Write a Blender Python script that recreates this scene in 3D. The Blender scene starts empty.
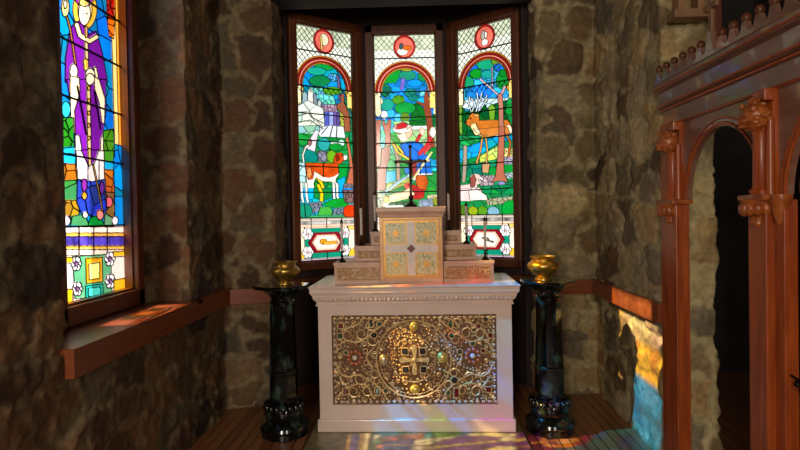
import bpy, bmesh, math, random
import numpy as np
from mathutils import Vector, Matrix
PI = math.pi
S = bpy.context.scene
C = S.collection
random.seed(7)

# ------------------------------------------------------------------ scene settings, camera
S.view_settings.view_transform = 'Standard'
S.view_settings.look = 'None'
S.view_settings.gamma = 1
S.view_settings.exposure = 0.0
S.view_settings.use_curve_mapping = False
S.cycles.max_bounces = 8
S.cycles.diffuse_bounces = 4
S.cycles.transparent_max_bounces = 8
S.cycles.sample_clamp_indirect = 4
S.cycles.use_denoising = True

yaw, pitch, roll, FPX = -0.0293, -0.0164, -0.0187, 579.0
cyw, syw = math.cos(yaw), math.sin(yaw); cp, sp = math.cos(pitch), math.sin(pitch)
fw = Vector((syw*cp, cyw*cp, sp)); r0 = Vector((cyw, -syw, 0)); u0 = r0.cross(fw)
rt = math.cos(roll)*r0 + math.sin(roll)*u0; up = -math.sin(roll)*r0 + math.cos(roll)*u0
cam = bpy.data.cameras.new('camera'); co = bpy.data.objects.new('camera', cam); C.objects.link(co)
cam.sensor_width = 36; cam.lens = FPX/800*36; cam.clip_start = 0.02; cam.clip_end = 200
m = Matrix.Identity(4)
for i in range(3):
    m[i][0] = rt[i]; m[i][1] = up[i]; m[i][2] = -fw[i]
m[2][3] = 1.5
co.matrix_world = m
S.camera = co

# ------------------------------------------------------------------ materials
def lin(c):
    return tuple(((v/255)/12.92 if v/255 <= 0.04045 else ((v/255+0.055)/1.055)**2.4) for v in c[:3])
def newmat(name):
    mt = bpy.data.materials.new(name); mt.use_nodes = True
    nt = mt.node_tree; return mt, nt, nt.nodes['Principled BSDF']
def mat(name, rgb, rough=0.5, metal=0.0, rgb2=None, scale=8.0, stretch=(1, 1, 1), bump=0.0, bscale=40.0, coat=0.0, detail=4, lo=0.35, hi=0.65):
    mt, nt, b = newmat(name); N = nt.nodes.new; L = nt.links.new
    b.inputs['Roughness'].default_value = rough; b.inputs['Metallic'].default_value = metal
    b.inputs['Coat Weight'].default_value = coat
    b.inputs['Base Color'].default_value = (*lin(rgb), 1)
    tc = N('ShaderNodeTexCoord'); mp = N('ShaderNodeMapping'); mp.inputs['Scale'].default_value = stretch
    L(tc.outputs['Object'], mp.inputs['Vector'])
    if rgb2:
        n = N('ShaderNodeTexNoise'); n.inputs['Scale'].default_value = scale; n.inputs['Detail'].default_value = detail
        L(mp.outputs[0], n.inputs['Vector'])
        r = N('ShaderNodeValToRGB'); r.color_ramp.elements[0].position = lo; r.color_ramp.elements[1].position = hi
        r.color_ramp.elements[0].color = (*lin(rgb), 1); r.color_ramp.elements[1].color = (*lin(rgb2), 1)
        L(n.outputs['Fac'], r.inputs[0]); L(r.outputs[0], b.inputs['Base Color'])
    if bump:
        n2 = N('ShaderNodeTexNoise'); n2.inputs['Scale'].default_value = bscale; n2.inputs['Detail'].default_value = 5
        L(mp.outputs[0], n2.inputs['Vector'])
        bp = N('ShaderNodeBump'); bp.inputs['Strength'].default_value = bump; bp.inputs['Distance'].default_value = 0.01
        L(n2.outputs['Fac'], bp.inputs['Height']); L(bp.outputs[0], b.inputs['Normal'])
    return mt
M = {}
M['frame'] = mat('window_frame_wood', (88, 46, 22), .42, rgb2=(112, 60, 30), scale=5, stretch=(6, 6, .6))
M['darkwood'] = mat('dark_panel_wood', (30, 17, 11), .75, rgb2=(44, 24, 15), scale=5, stretch=(6, 6, .6))
M['rail'] = mat('rail_wood', (128, 62, 30), .34, rgb2=(146, 78, 44), scale=6, stretch=(1.5, 1.5, 12))
M['screen'] = mat('screen_wood', (146, 62, 20), .36, rgb2=(182, 88, 34), scale=5, stretch=(7, 7, .7), coat=.08)
M['screenpanel'] = mat('sheen_panel_wood', (122, 84, 66), .3, rgb2=(142, 104, 84), scale=4, stretch=(5, .8, 5), coat=.4)  # greyer than the other screen wood: reflected sheen put into the colour
M['carved'] = mat('carved_wood', (146, 72, 28), .32, rgb2=(186, 104, 46), scale=20, coat=.15, bump=.4, bscale=60)
M['pale'] = mat('pale_brown_wood', (150, 108, 70), .5, rgb2=(126, 88, 56), scale=5)
M['shade'] = mat('shade_plaster', (44, 38, 30), .9, rgb2=(30, 26, 22), scale=5)  # dark tone stands in for deep shade beyond the arch; also hidden cores
M['marble'] = mat('cream_marble', (230, 202, 184), .22, rgb2=(236, 212, 198), scale=5, coat=.15, lo=.3, hi=.7)
M['tabmarble'] = mat('rose_marble', (205, 160, 128), .35, rgb2=(220, 178, 148), scale=9)
M['greenmarble'] = mat('green_black_marble', (7, 10, 9), .12, rgb2=(70, 94, 80), scale=8, stretch=(1.6, 1.6, .8), detail=8, lo=.54, hi=.76, coat=.4)
M['brass'] = mat('brass', (206, 170, 88), .3, .85, rgb2=(172, 136, 62), scale=12)
M['gold'] = mat('gilt_filigree', (250, 220, 164), .34, .4, rgb2=(226, 184, 124), scale=18)
M['goldback'] = mat('gilt_backing', (136, 98, 62), .6, .2, rgb2=(104, 72, 44), scale=30)
M['boss'] = mat('gilt_boss', (240, 212, 116), .3, .6)
M['silver'] = mat('pale_gilt', (226, 210, 180), .3, .8)
M['palegold'] = mat('pale_gold', (232, 208, 150), .3, .5, rgb2=(200, 170, 110), scale=20)
M['copper'] = mat('rose_copper', (200, 128, 92), .4, .5)
M['pearl'] = mat('pearl', (232, 214, 190), .25)
M['gemred'] = mat('red_gem', (120, 18, 20), .12, coat=.5)
M['gemgreen'] = mat('green_gem', (20, 84, 48), .12, coat=.5)
M['gemblack'] = mat('black_gem', (14, 12, 18), .1, coat=.5)
M['bronze'] = mat('dark_bronze', (58, 40, 26), .4, .7)
M['candle'] = mat('candle_wax', (222, 208, 190), .5)
M['iron'] = mat('black_iron', (18, 16, 15), .45, .6)
M['slab'] = mat('mottled_slab', (112, 104, 70), .3, rgb2=(164, 152, 104), scale=14, bump=.2, bscale=30, coat=.2)
M['lead'] = mat('lead_came', (22, 20, 20), .6, .3)
M['wire'] = mat('bar_iron', (14, 13, 13), .6, .3)

def attr_mat(name, kind):
    mt, nt, b = newmat(name); N = nt.nodes.new; L = nt.links.new
    a = N('ShaderNodeAttribute'); a.attribute_name = 'Col'
    if kind == 'glass':
        out = nt.nodes['Material Output']
        t = N('ShaderNodeBsdfTransparent'); tl = N('ShaderNodeBsdfTranslucent'); g = N('ShaderNodeBsdfGlossy')
        g.inputs['Roughness'].default_value = .12; g.inputs['Color'].default_value = (.8, .8, .8, 1)
        x = N('ShaderNodeMixShader'); x.inputs[0].default_value = .25
        y = N('ShaderNodeMixShader'); y.inputs[0].default_value = .04
        L(a.outputs['Color'], t.inputs['Color']); L(a.outputs['Color'], tl.inputs['Color'])
        L(t.outputs[0], x.inputs[1]); L(tl.outputs[0], x.inputs[2])
        L(x.outputs[0], y.inputs[1]); L(g.outputs[0], y.inputs[2]); L(y.outputs[0], out.inputs['Surface'])
    else:
        tc = N('ShaderNodeTexCoord')
        n = N('ShaderNodeTexNoise'); n.inputs['Scale'].default_value = 26; n.inputs['Detail'].default_value = 7; n.inputs['Roughness'].default_value = .65
        L(tc.outputs['Object'], n.inputs['Vector'])
        mr = N('ShaderNodeMapRange'); mr.inputs['From Min'].default_value = .3; mr.inputs['From Max'].default_value = .7
        mr.inputs['To Min'].default_value = .62; mr.inputs['To Max'].default_value = 1.3
        L(n.outputs['Fac'], mr.inputs['Value'])
        mx = N('ShaderNodeVectorMath'); mx.operation = 'SCALE'
        L(a.outputs['Color'], mx.inputs[0]); L(mr.outputs[0], mx.inputs['Scale']); L(mx.outputs[0], b.inputs['Base Color'])
        b.inputs['Roughness'].default_value = .85
        bp = N('ShaderNodeBump'); bp.inputs['Strength'].default_value = .9; bp.inputs['Distance'].default_value = .012
        L(n.outputs['Fac'], bp.inputs['Height']); L(bp.outputs[0], b.inputs['Normal'])
    return mt
M['glass'] = attr_mat('stained_glass', 'glass')
M['stone'] = attr_mat('rubble_stone', 'stone')

def floor_mat():
    mt, nt, b = newmat('oak_floor_boards'); N = nt.nodes.new; L = nt.links.new
    tc = N('ShaderNodeTexCoord'); mp = N('ShaderNodeMapping'); mp.inputs['Rotation'].default_value = (0, 0, PI/2)
    L(tc.outputs['Object'], mp.inputs['Vector'])
    br = N('ShaderNodeTexBrick'); br.inputs['Scale'].default_value = 1; br.inputs['Brick Width'].default_value = 1.4
    br.inputs['Row Height'].default_value = .07; br.inputs['Mortar Size'].default_value = .004; br.inputs['Mortar Smooth'].default_value = .3
    br.inputs['Color1'].default_value = (*lin((160, 104, 62)), 1); br.inputs['Color2'].default_value = (*lin((128, 80, 46)), 1)
    br.inputs['Mortar'].default_value = (*lin((26, 15, 9)), 1)
    L(mp.outputs[0], br.inputs['Vector'])
    mp2 = N('ShaderNodeMapping'); mp2.inputs['Scale'].default_value = (14, 1.2, 1); L(tc.outputs['Object'], mp2.inputs['Vector'])
    n = N('ShaderNodeTexNoise'); n.inputs['Scale'].default_value = 5; n.inputs['Detail'].default_value = 5; L(mp2.outputs[0], n.inputs['Vector'])
    mr = N('ShaderNodeMapRange'); mr.inputs['To Min'].default_value = .65; mr.inputs['To Max'].default_value = 1.3; L(n.outputs['Fac'], mr.inputs['Value'])
    mx = N('ShaderNodeVectorMath'); mx.operation = 'SCALE'; L(br.outputs['Color'], mx.inputs[0]); L(mr.outputs[0], mx.inputs['Scale'])
    L(mx.outputs[0], b.inputs['Base Color']); b.inputs['Roughness'].default_value = .38
    bp = N('ShaderNodeBump'); bp.inputs['Strength'].default_value = .4; bp.inputs['Distance'].default_value = .004; bp.invert = True
    L(br.outputs['Fac'], bp.inputs['Height']); L(bp.outputs[0], b.inputs['Normal'])
    return mt
M['floor'] = floor_mat()
def mosaic_mat(name, c1, c2, c3, scale):
    mt, nt, b = newmat(name); N = nt.nodes.new; L = nt.links.new
    tc = N('ShaderNodeTexCoord'); v = N('ShaderNodeTexVoronoi'); v.inputs['Scale'].default_value = scale
    L(tc.outputs['Object'], v.inputs['Vector'])
    r = N('ShaderNodeValToRGB'); e = r.color_ramp.elements; e[0].color = (*lin(c1), 1); e[0].position = 0
    e[1].color = (*lin(c3), 1); e[1].position = .8
    q = e.new(.45); q.color = (*lin(c2), 1); r.color_ramp.interpolation = 'CONSTANT'
    L(v.outputs['Color'], r.inputs[0]); L(r.outputs[0], b.inputs['Base Color']); b.inputs['Roughness'].default_value = .3
    return mt
M['mosaic'] = mosaic_mat('green_gold_mosaic', (232, 220, 176), (206, 196, 130), (150, 160, 96), 95)
M['mosaic2'] = mosaic_mat('ochre_inlay', (198, 160, 120), (176, 128, 76), (206, 182, 138), 80)
M['goldinlay'] = mat('gold_inlay', (224, 170, 78), .35, .35, rgb2=(204, 146, 60), scale=30)
M['whitemarble'] = mat('white_marble', (240, 226, 212), .3, rgb2=(222, 208, 196), scale=30)
M['redmarble'] = mat('red_marble', (112, 38, 32), .25)

# ------------------------------------------------------------------ mesh builder
class MB:
    def __init__(s): s.bm = bmesh.new()
    def box(s, x0, x1, y0, y1, z0, z1, bev=0.0):
        r = bmesh.ops.create_cube(s.bm, size=1)
        for v in r['verts']:
            v.co = Vector((x0+(v.co.x+.5)*(x1-x0), y0+(v.co.y+.5)*(y1-y0), z0+(v.co.z+.5)*(z1-z0)))
        if bev:
            es = list({e for v in r['verts'] for e in v.link_edges})
            bmesh.ops.bevel(s.bm, geom=es, offset=bev, segments=2, affect='EDGES', profile=.5)
        return s
    def lathe(s, prof, seg=24, c=(0, 0, 0), rot=0, sq=None, tilt=None):
        rings = []
        for (r, z) in prof:
            ring = []
            for k in range(seg):
                a = rot+2*PI*k/seg
                v = Vector((r*math.cos(a), r*math.sin(a), z))
                if tilt: v = tilt @ v
                ring.append(s.bm.verts.new(v+Vector(c)))
            rings.append(ring)
        for a, b in zip(rings, rings[1:]):
            for k in range(seg):
                s.bm.faces.new((a[k], a[(k+1) % seg], b[(k+1) % seg], b[k]))
        s.bm.faces.new(rings[0][::-1]); s.bm.faces.new(rings[-1])
        return s
    def tube(s, pts, r, seg=8, closed=False):
        pts = [Vector(p) for p in pts]; n = len(pts); rings = []
        for i, p in enumerate(pts):
            if closed: t = pts[(i+1) % n]-pts[i-1]
            else: t = pts[min(i+1, n-1)]-pts[max(i-1, 0)]
            t.normalize()
            a = Vector((0, 1, 0)) if abs(t.y) < .9 else Vector((1, 0, 0))
            x = t.cross(a).normalized(); y = t.cross(x)
            rr = r[i] if isinstance(r, (list, tuple)) else r
            rings.append([s.bm.verts.new(p+rr*(math.cos(2*PI*k/seg)*x+math.sin(2*PI*k/seg)*y)) for k in range(seg)])
        for i in range(n if closed else n-1):
            a, b = rings[i], rings[(i+1) % n]
            for k in range(seg): s.bm.faces.new((a[k], a[(k+1) % seg], b[(k+1) % seg], b[k]))
        if not closed:
            s.bm.faces.new(rings[0][::-1]); s.bm.faces.new(rings[-1])
        return s
    def ball(s, c, r, sub=2, sc=(1, 1, 1)):
        q = bmesh.ops.create_icosphere(s.bm, subdivisions=sub, radius=r)
        for v in q['verts']: v.co = Vector((v.co.x*sc[0]+c[0], v.co.y*sc[1]+c[1], v.co.z*sc[2]+c[2]))
        return s
    def prism(s, pts, axis, a, b):
        # pts in the other two axes, extruded along axis from a to b
        def mk(p, t):
            if axis == 'x': return Vector((t, p[0], p[1]))
            if axis == 'y': return Vector((p[0], t, p[1]))
            return Vector((p[0], p[1], t))
        A = [s.bm.verts.new(mk(p, a)) for p in pts]; B = [s.bm.verts.new(mk(p, b)) for p in pts]
        n = len(pts)
        for k in range(n): s.bm.faces.new((A[k], A[(k+1) % n], B[(k+1) % n], B[k]))
        s.bm.faces.new(A[::-1]); s.bm.faces.new(B)
        return s
    def build(s, name, m, parent=None, smooth=False, xf=None, auto=True):
        bmesh.ops.recalc_face_normals(s.bm, faces=s.bm.faces)
        if xf is not None: s.bm.transform(xf)
        me = bpy.data.meshes.new(name); s.bm.to_mesh(me); s.bm.free()
        me.materials.append(m if not isinstance(m, str) else M[m])
        if smooth:
            me.polygons.foreach_set('use_smooth', [True]*len(me.polygons))
            me.set_sharp_from_angle(angle=math.radians(42))
        o = bpy.data.objects.new(name, me); C.objects.link(o)
        if parent: o.parent = parent
        return o
def tag(o, label=None, cat=None, group=None, kind=None):
    if label: o['label'] = label
    if cat: o['category'] = cat
    if group: o['group'] = group
    if kind: o['kind'] = kind
    return o
def struct(o, label=None): o['kind'] = 'structure'; return o
def empty(name, loc, rz=0, label=None, cat=None, group=None):
    o = bpy.data.objects.new(name, None); C.objects.link(o); o.location = loc; o.rotation_euler = (0, 0, rz)
    o.empty_display_size = .1
    return tag(o, label, cat, group)
def copy_tree(o, parent=None):
    c = o.copy(); C.objects.link(c)
    if parent: c.parent = parent
    for ch in list(o.children): copy_tree(ch, c)
    return c

# ------------------------------------------------------------------ numpy noise and rubble stone walls
def hsh(i, j, k=0):
    n = (i.astype(np.int64)*374761393 + j.astype(np.int64)*668265263 + k*1442695041) & 0xffffffff
    n = ((n ^ (n >> 13))*1274126177) & 0xffffffff
    n = ((n ^ (n >> 16))*2246822519) & 0xffffffff
    return ((n ^ (n >> 15)) & 0xffffff)/float(0xffffff)
def vnoise(x, y, k=0):
    xi = np.floor(x); yi = np.floor(y); fx = x-xi; fy = y-yi
    fx = fx*fx*(3-2*fx); fy = fy*fy*(3-2*fy)
    a = hsh(xi, yi, k); b = hsh(xi+1, yi, k); c = hsh(xi, yi+1, k); d = hsh(xi+1, yi+1, k)
    return (a*(1-fx)+b*fx)*(1-fy)+(c*(1-fx)+d*fx)*fy
def fbm(x, y, k=0, o=4):
    s = 0; a = .5; t = 0
    for i in range(o):
        s = s+a*vnoise(x, y, k+i*17); t += a; x = x*2.03+3.1; y = y*2.03+1.7; a *= .5
    return s/t
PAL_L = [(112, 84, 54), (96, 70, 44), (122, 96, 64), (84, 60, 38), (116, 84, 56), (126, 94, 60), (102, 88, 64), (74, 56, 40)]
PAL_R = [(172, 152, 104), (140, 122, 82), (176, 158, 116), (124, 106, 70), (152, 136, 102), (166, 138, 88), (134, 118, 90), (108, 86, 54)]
def stone_fn(u, v, pal, seed, cw=.34, chh=.20, mort=(150, 138, 112)):
    wu = u+.30*(fbm(u*3.2, v*3.2, seed)-.5)+.08*(fbm(u*11, v*11, seed+4)-.5); wv = v+.22*(fbm(u*2.6+9, v*2.6, seed+3)-.5)+.07*(fbm(u*11+5, v*11, seed+5)-.5)
    gx = wu/cw; gy = wv/chh
    j0 = np.floor(gy)
    d1 = np.full(u.shape, 9.); d2 = np.full(u.shape, 9.); idv = np.zeros(u.shape)
    for dj in (-1, 0, 1):
        j = j0+dj
        off = hsh(j, j*0+5, seed)*1.0+.5*(j % 2)
        i0 = np.floor(gx-off)
        for di in (-1, 0, 1):
            i = i0+di
            px = i+.5+.75*(hsh(i, j, seed+1)-.5)+off; py = j+.5+.62*(hsh(i, j, seed+2)-.5)
            dx = np.abs(gx-px)*1.05; dy = np.abs(gy-py)
            d = (dx**5+dy**5)**(1/5)
            idd = hsh(i, j, seed+9)
            c = d < d1
            d2 = np.where(c, d1, np.minimum(d2, d)); idv = np.where(c, idd, idv); d1 = np.where(c, d, d1)
    e = (d2-d1)
    rag = (fbm(u*14, v*14, seed+40, 4)-.5)*.34
    wd = .10+.22*fbm(u*2.2, v*2.2, seed+33); st = np.clip((e+rag*1.8-.03)/wd, 0, 1); st = st*st*(3-2*st)
    h = st*(.004+.022*idv)+.016+.050*(fbm(u*5, v*5, seed+60)-.5)+.034*(fbm(u*17, v*17, seed+70, 5)-.5)
    pal = np.array([lin(p) for p in pal]); ci = (idv*997).astype(int) % len(pal)
    col = pal[ci]*(.6+.8*hsh((idv*5000).astype(int), ci, 3))[..., None]
    blot = fbm(u*5+3, v*5, seed+80)
    col = col*(.62+.76*blot)[..., None]
    rust = np.clip((fbm(u*3, v*3+5, seed+90)-.56)*6, 0, 1)[..., None]
    col = col*(1-.45*rust)+np.array(lin((120, 72, 38)))*.45*rust
    mc = np.array(lin(mort))*(.7+.5*fbm(u*9, v*9, seed+95))[..., None]
    k = st[..., None]; col = mc*(1-k)*1.0+col*k
    return h, col
def stone_wall(name, path, z0, z1, pal, seed, res=.014, u0=0.0, flip=1, cw=.34, chh=.20, amp=1.0, mort=(140, 120, 86)):
    """rubble wall along a plan polyline; the displaced face looks to the left of the path times flip"""
    P = [Vector((p[0], p[1])) for p in path]; us = []; pos = []; nrm = []
    u = u0; segn = []
    for a, b in zip(P, P[1:]):
        t = (b-a).normalized(); segn.append(Vector((-t.y, t.x))*flip)
    for si, (a, b) in enumerate(zip(P, P[1:])):
        L_ = (b-a).length; n = max(2, int(L_/res)); R_ = .04
        for k in range(n+(1 if si == len(P)-2 else 0)):
            f = k/n; d = f*L_; nn = segn[si].copy()
            if si > 0 and d < R_: nn = (segn[si-1]*(1-d/R_)*.5+segn[si]*(.5+.5*d/R_))
            if si < len(P)-2 and L_-d < R_: nn = (segn[si+1]*(1-(L_-d)/R_)*.5+segn[si]*(.5+.5*(L_-d)/R_))
            pos.append((a.lerp(b, f).x, a.lerp(b, f).y)); nrm.append((nn.normalized().x, nn.normalized().y)); us.append(u+d)
        u += L_
    nz = max(2, int((z1-z0)/res)); zs = np.linspace(z0, z1, nz+1); us = np.array(us); pos = np.array(pos); nrm = np.array(nrm)
    U, V = np.meshgrid(us, zs); h, col = stone_fn(U, V, pal, seed, cw, chh, mort)
    h = (h-.035)*amp
    X = pos[None, :, 0]+nrm[None, :, 0]*h; Y = pos[None, :, 1]+nrm[None, :, 1]*h
    verts = np.stack([X, Y, V], -1).reshape(-1, 3)
    return grid_mesh(name, verts, len(us), nz+1, col.reshape(-1, 3), 'stone', True)
def grid_mesh(name, verts, nx, ny, col, m, smooth, mask=None):
    ii = (np.arange(ny-1)[:, None]*nx+np.arange(nx-1)[None, :])
    q = np.stack([ii, ii+1, ii+nx+1, ii+nx], -1).reshape(-1, 4)
    me = bpy.data.meshes.new(name)
    me.vertices.add(len(verts)); me.vertices.foreach_set('co', verts.astype(np.float32).ravel())
    me.loops.add(q.size); me.loops.foreach_set('vertex_index', q.astype(np.int32).ravel())
    me.polygons.add(len(q)); me.polygons.foreach_set('loop_start', np.arange(0, q.size, 4, dtype=np.int32))
    me.polygons.foreach_set('loop_total', np.full(len(q), 4, dtype=np.int32))
    me.update(calc_edges=True)
    if smooth: me.polygons.foreach_set('use_smooth', np.ones(len(q), dtype=bool))
    at = me.color_attributes.new('Col', 'FLOAT_COLOR', 'POINT')
    at.data.foreach_set('color', np.concatenate([col, np.ones((len(col), 1))], 1).astype(np.float32).ravel())
    me.materials.append(M[m])
    o = bpy.data.objects.new(name, me); C.objects.link(o)
    return o

# ------------------------------------------------------------------ room shell
ZL = .96           # top of window ledge and chair rail
ZC = 4.6
XL, XR = -1.51, 1.46
low = ZL-.12
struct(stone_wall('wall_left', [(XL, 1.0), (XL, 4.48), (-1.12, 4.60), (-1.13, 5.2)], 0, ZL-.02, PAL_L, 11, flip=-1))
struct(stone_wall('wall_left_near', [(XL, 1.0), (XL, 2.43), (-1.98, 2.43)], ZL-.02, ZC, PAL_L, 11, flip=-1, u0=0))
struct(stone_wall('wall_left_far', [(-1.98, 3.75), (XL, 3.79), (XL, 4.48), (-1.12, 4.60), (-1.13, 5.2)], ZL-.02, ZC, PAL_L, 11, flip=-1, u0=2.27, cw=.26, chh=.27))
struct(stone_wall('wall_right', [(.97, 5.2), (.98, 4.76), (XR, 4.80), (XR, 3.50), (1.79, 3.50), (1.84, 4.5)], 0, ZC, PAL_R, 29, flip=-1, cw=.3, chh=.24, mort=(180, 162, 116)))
def plain(name, x0, x1, y0, y1, z0, z1, m):
    return struct(MB().box(x0, x1, y0, y1, z0, z1).build(name, m))
plain('floor', -2.2, 3.2, -3.6, 6.2, -.1, 0, 'floor')
plain('ceiling', -2.2, 3.2, -3.6, 6.2, ZC-.02, ZC+.1, 'darkwood')
M['plaster'] = mat('grey_plaster', (120, 104, 84), .9, rgb2=(96, 82, 66), scale=3)
plain('wall_rear', -2.2, 3.2, -3.7, -3.6, 0, ZC, 'plaster')
plain('wall_left_nave', -2.2, XL, -3.6, 1.02, 0, ZC, 'plaster')
plain('wall_left_core', -2.2, XL-.06, 1.0, 4.5, 0, ZL-.12, 'shade')
plain('wall_left_core_near', -2.2, XL-.06, 1.0, 2.39, ZL-.12, ZC, 'shade')
plain('wall_left_core_far', -2.2, XL-.06, 3.84, 6.2, ZL-.12, ZC, 'shade')
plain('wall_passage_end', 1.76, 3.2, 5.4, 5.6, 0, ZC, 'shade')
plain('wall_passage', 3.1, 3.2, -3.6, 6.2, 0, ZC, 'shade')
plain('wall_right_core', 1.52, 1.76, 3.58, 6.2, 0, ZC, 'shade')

# ------------------------------------------------------------------ stained glass painting
class Art:
    """Colours one pane. Shapes are drawn in a flat picture of the window whose frame is the quad of the glass."""
    def __init__(s, quad, w, h, nx, ny, seed):
        s.w, s.h, s.nx, s.ny = w, h, nx, ny
        U, V = np.meshgrid((np.arange(nx))/(nx-1), (np.arange(ny))/(ny-1))   # v downwards
        s.U, s.V = U, V
        src = [(0, 0), (1, 0), (1, 1), (0, 1)]; A = []; B = []
        for (u, v), (x, y) in zip(src, quad):
            A.append([u, v, 1, 0, 0, 0, -u*x, -v*x]); B.append(x)
            A.append([0, 0, 0, u, v, 1, -u*y, -v*y]); B.append(y)
        H = np.linalg.solve(np.array(A, float), np.array(B, float))
        D = H[6]*U+H[7]*V+1
        s.PX = (H[0]*U+H[1]*V+H[2])/D; s.PY = (H[3]*U+H[4]*V+H[5])/D
        s.MX = U*w; s.MY = V*h
        s.col = np.ones((ny, nx, 3)); s.id = np.zeros((ny, nx), int); s.n = 1
        s.lead = np.zeros((ny, nx), bool); s.seed = seed; s.z(0, 0, 1)
        s.clip = None
    def z(s, x0, y0, k):
        s.X = (s.PX-x0)*k; s.Y = (s.PY-y0)*k; s.k = k; return s
    def metres(s): s.X, s.Y, s.k = s.MX, s.MY, 1/108; return s
    def put(s, mk, rgb, var=.10, idn=True, facet=0):
        if s.clip is not None: mk = mk & s.clip
        if not mk.any(): return s
        c = np.array(lin(rgb))**1.22
        tone = 1+var*2*(fbm(s.MX*14, s.MY*14, s.seed+s.n, 3)-.5)*2
        colr = c[None, :]*tone[mk][:, None]
        s.n += 1
        if idn: s.id[mk] = s.n*1000
        if facet:
            gx = s.MX/facet; gy = s.MY/(facet*.8); best = np.full(gx.shape, 9.); cid = np.zeros(gx.shape)
            for di in (-1, 0, 1):
                for dj in (-1, 0, 1):
                    i = np.floor(gx)+di; j = np.floor(gy)+dj
                    d = (gx-i-hsh(i, j, s.n))**2+(gy-j-hsh(i, j, s.n+5))**2
                    b = d < best; best = np.where(b, d, best); cid = np.where(b, hsh(i, j, s.n+8), cid)
            s.id[mk] += (cid[mk]*900).astype(int)
            sh = (cid[mk]-.5); hv = min(1, (max(rgb)-min(rgb))/110)
            colr = colr*(1+(.25+.25*hv)*sh)[:, None]; colr[:, 1] *= (1+.22*hv*np.sin(cid[mk]*40)); colr[:, 2] *= (1+.4*hv*np.sin(cid[mk]*77))
        s.col[mk] = np.clip(colr, 0, 1); return s
    def poly(s, pts, rgb, **k):
        ins = np.zeros(s.X.shape, bool); n = len(pts)
        for i in range(n):
            (x1, y1), (x2, y2) = pts[i], pts[(i+1) % n]
            if y1 == y2: continue
            c = ((y1 > s.Y) != (y2 > s.Y)) & (s.X < (x2-x1)*(s.Y-y1)/(y2-y1)+x1)
            ins ^= c
        return s.put(ins, rgb, **k)
    def ell(s, x, y, rx, ry, rgb, **k):
        return s.put(((s.X-x)/rx)**2+((s.Y-y)/ry)**2 < 1, rgb, **k)
    def dist(s, pts):
        d = np.full(s.X.shape, 1e9)
        for (x1, y1), (x2, y2) in zip(pts, pts[1:]):
            L2 = (x2-x1)**2+(y2-y1)**2+1e-12
            t = np.clip(((s.X-x1)*(x2-x1)+(s.Y-y1)*(y2-y1))/L2, 0, 1)
            d = np.minimum(d, np.hypot(s.X-x1-t*(x2-x1), s.Y-y1-t*(y2-y1)))
        return d
    def line(s, pts, w, rgb, **k): return s.put(s.dist(pts) < w/2, rgb, **k)
    def cut(s, pts, wpx=.7):
        mk = s.dist(pts)/s.k < wpx/2
        if s.clip is not None: mk &= s.clip
        s.lead |= mk; return s
    def uv(s, u0, u1, v0, v1, rgb, **k):
        return s.put((s.U >= u0) & (s.U < u1) & (s.V >= v0) & (s.V < v1), rgb, **k)
    def finish(s):
        I = s.id
        e = np.zeros(I.shape, bool)
        e[:, 1:] |= I[:, 1:] != I[:, :-1]; e[1:, :] |= I[1:, :] != I[:-1, :]
        s.lead |= e
        return s

MC = .118
def common(a, motif):
    """quarries, medallion, round arch, lower flower panel shared by the three apse lights"""
    w, h = a.w, a.h
    a.metres(); a.uv(0, 1, 0, 1, (232, 236, 224), var=.06)
    a.uv(0, 1, 0, .07, (206, 214, 190), var=.2, idn=False)  # greenish light of trees outside put into the top panes' colour
    p = w/11.5
    for sgn in (1, -1):
        t = (a.MX+sgn*a.MY*.88)/p
        a.lead |= (np.abs(t-np.round(t))*p*108 < .17) & (a.V < .28)
    a.lead[a.V > .285] = False
    cx, cy = w/2, .545
    bands = [(.296, (210, 150, 60)), (.284, (140, 34, 32)), (.262, (222, 140, 118)), (.246, (150, 40, 34)), (.230, (226, 176, 70)), (.220, (40, 165, 212))]
    a.put((a.V > cy/h) & (a.V < .815), (70, 170, 110))
    a.uv(0, .10, .255, .40, (238, 226, 190)); a.uv(.88, 1, .255, .40, (240, 214, 130))
    for r, c in bands:
        a.put((np.hypot(a.MX-cx, (a.MY-cy)) < r) & (a.MY < cy+.001), c, var=.06)
    a.ell(cx, MC, .105, .112, (170, 36, 38)); a.ell(cx, MC, .088, .095, (216, 116, 100), var=.3)
    a.lead[((np.hypot(a.MX-cx, a.MY-cy) < .30) & (a.MY < cy)) | (((a.MX-cx)/.105)**2+((a.MY-MC)/.112)**2 < 1)] = False
    for k in range(-6, 7):
        an = PI/2+k*.25
    motif(a, cx)
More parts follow.
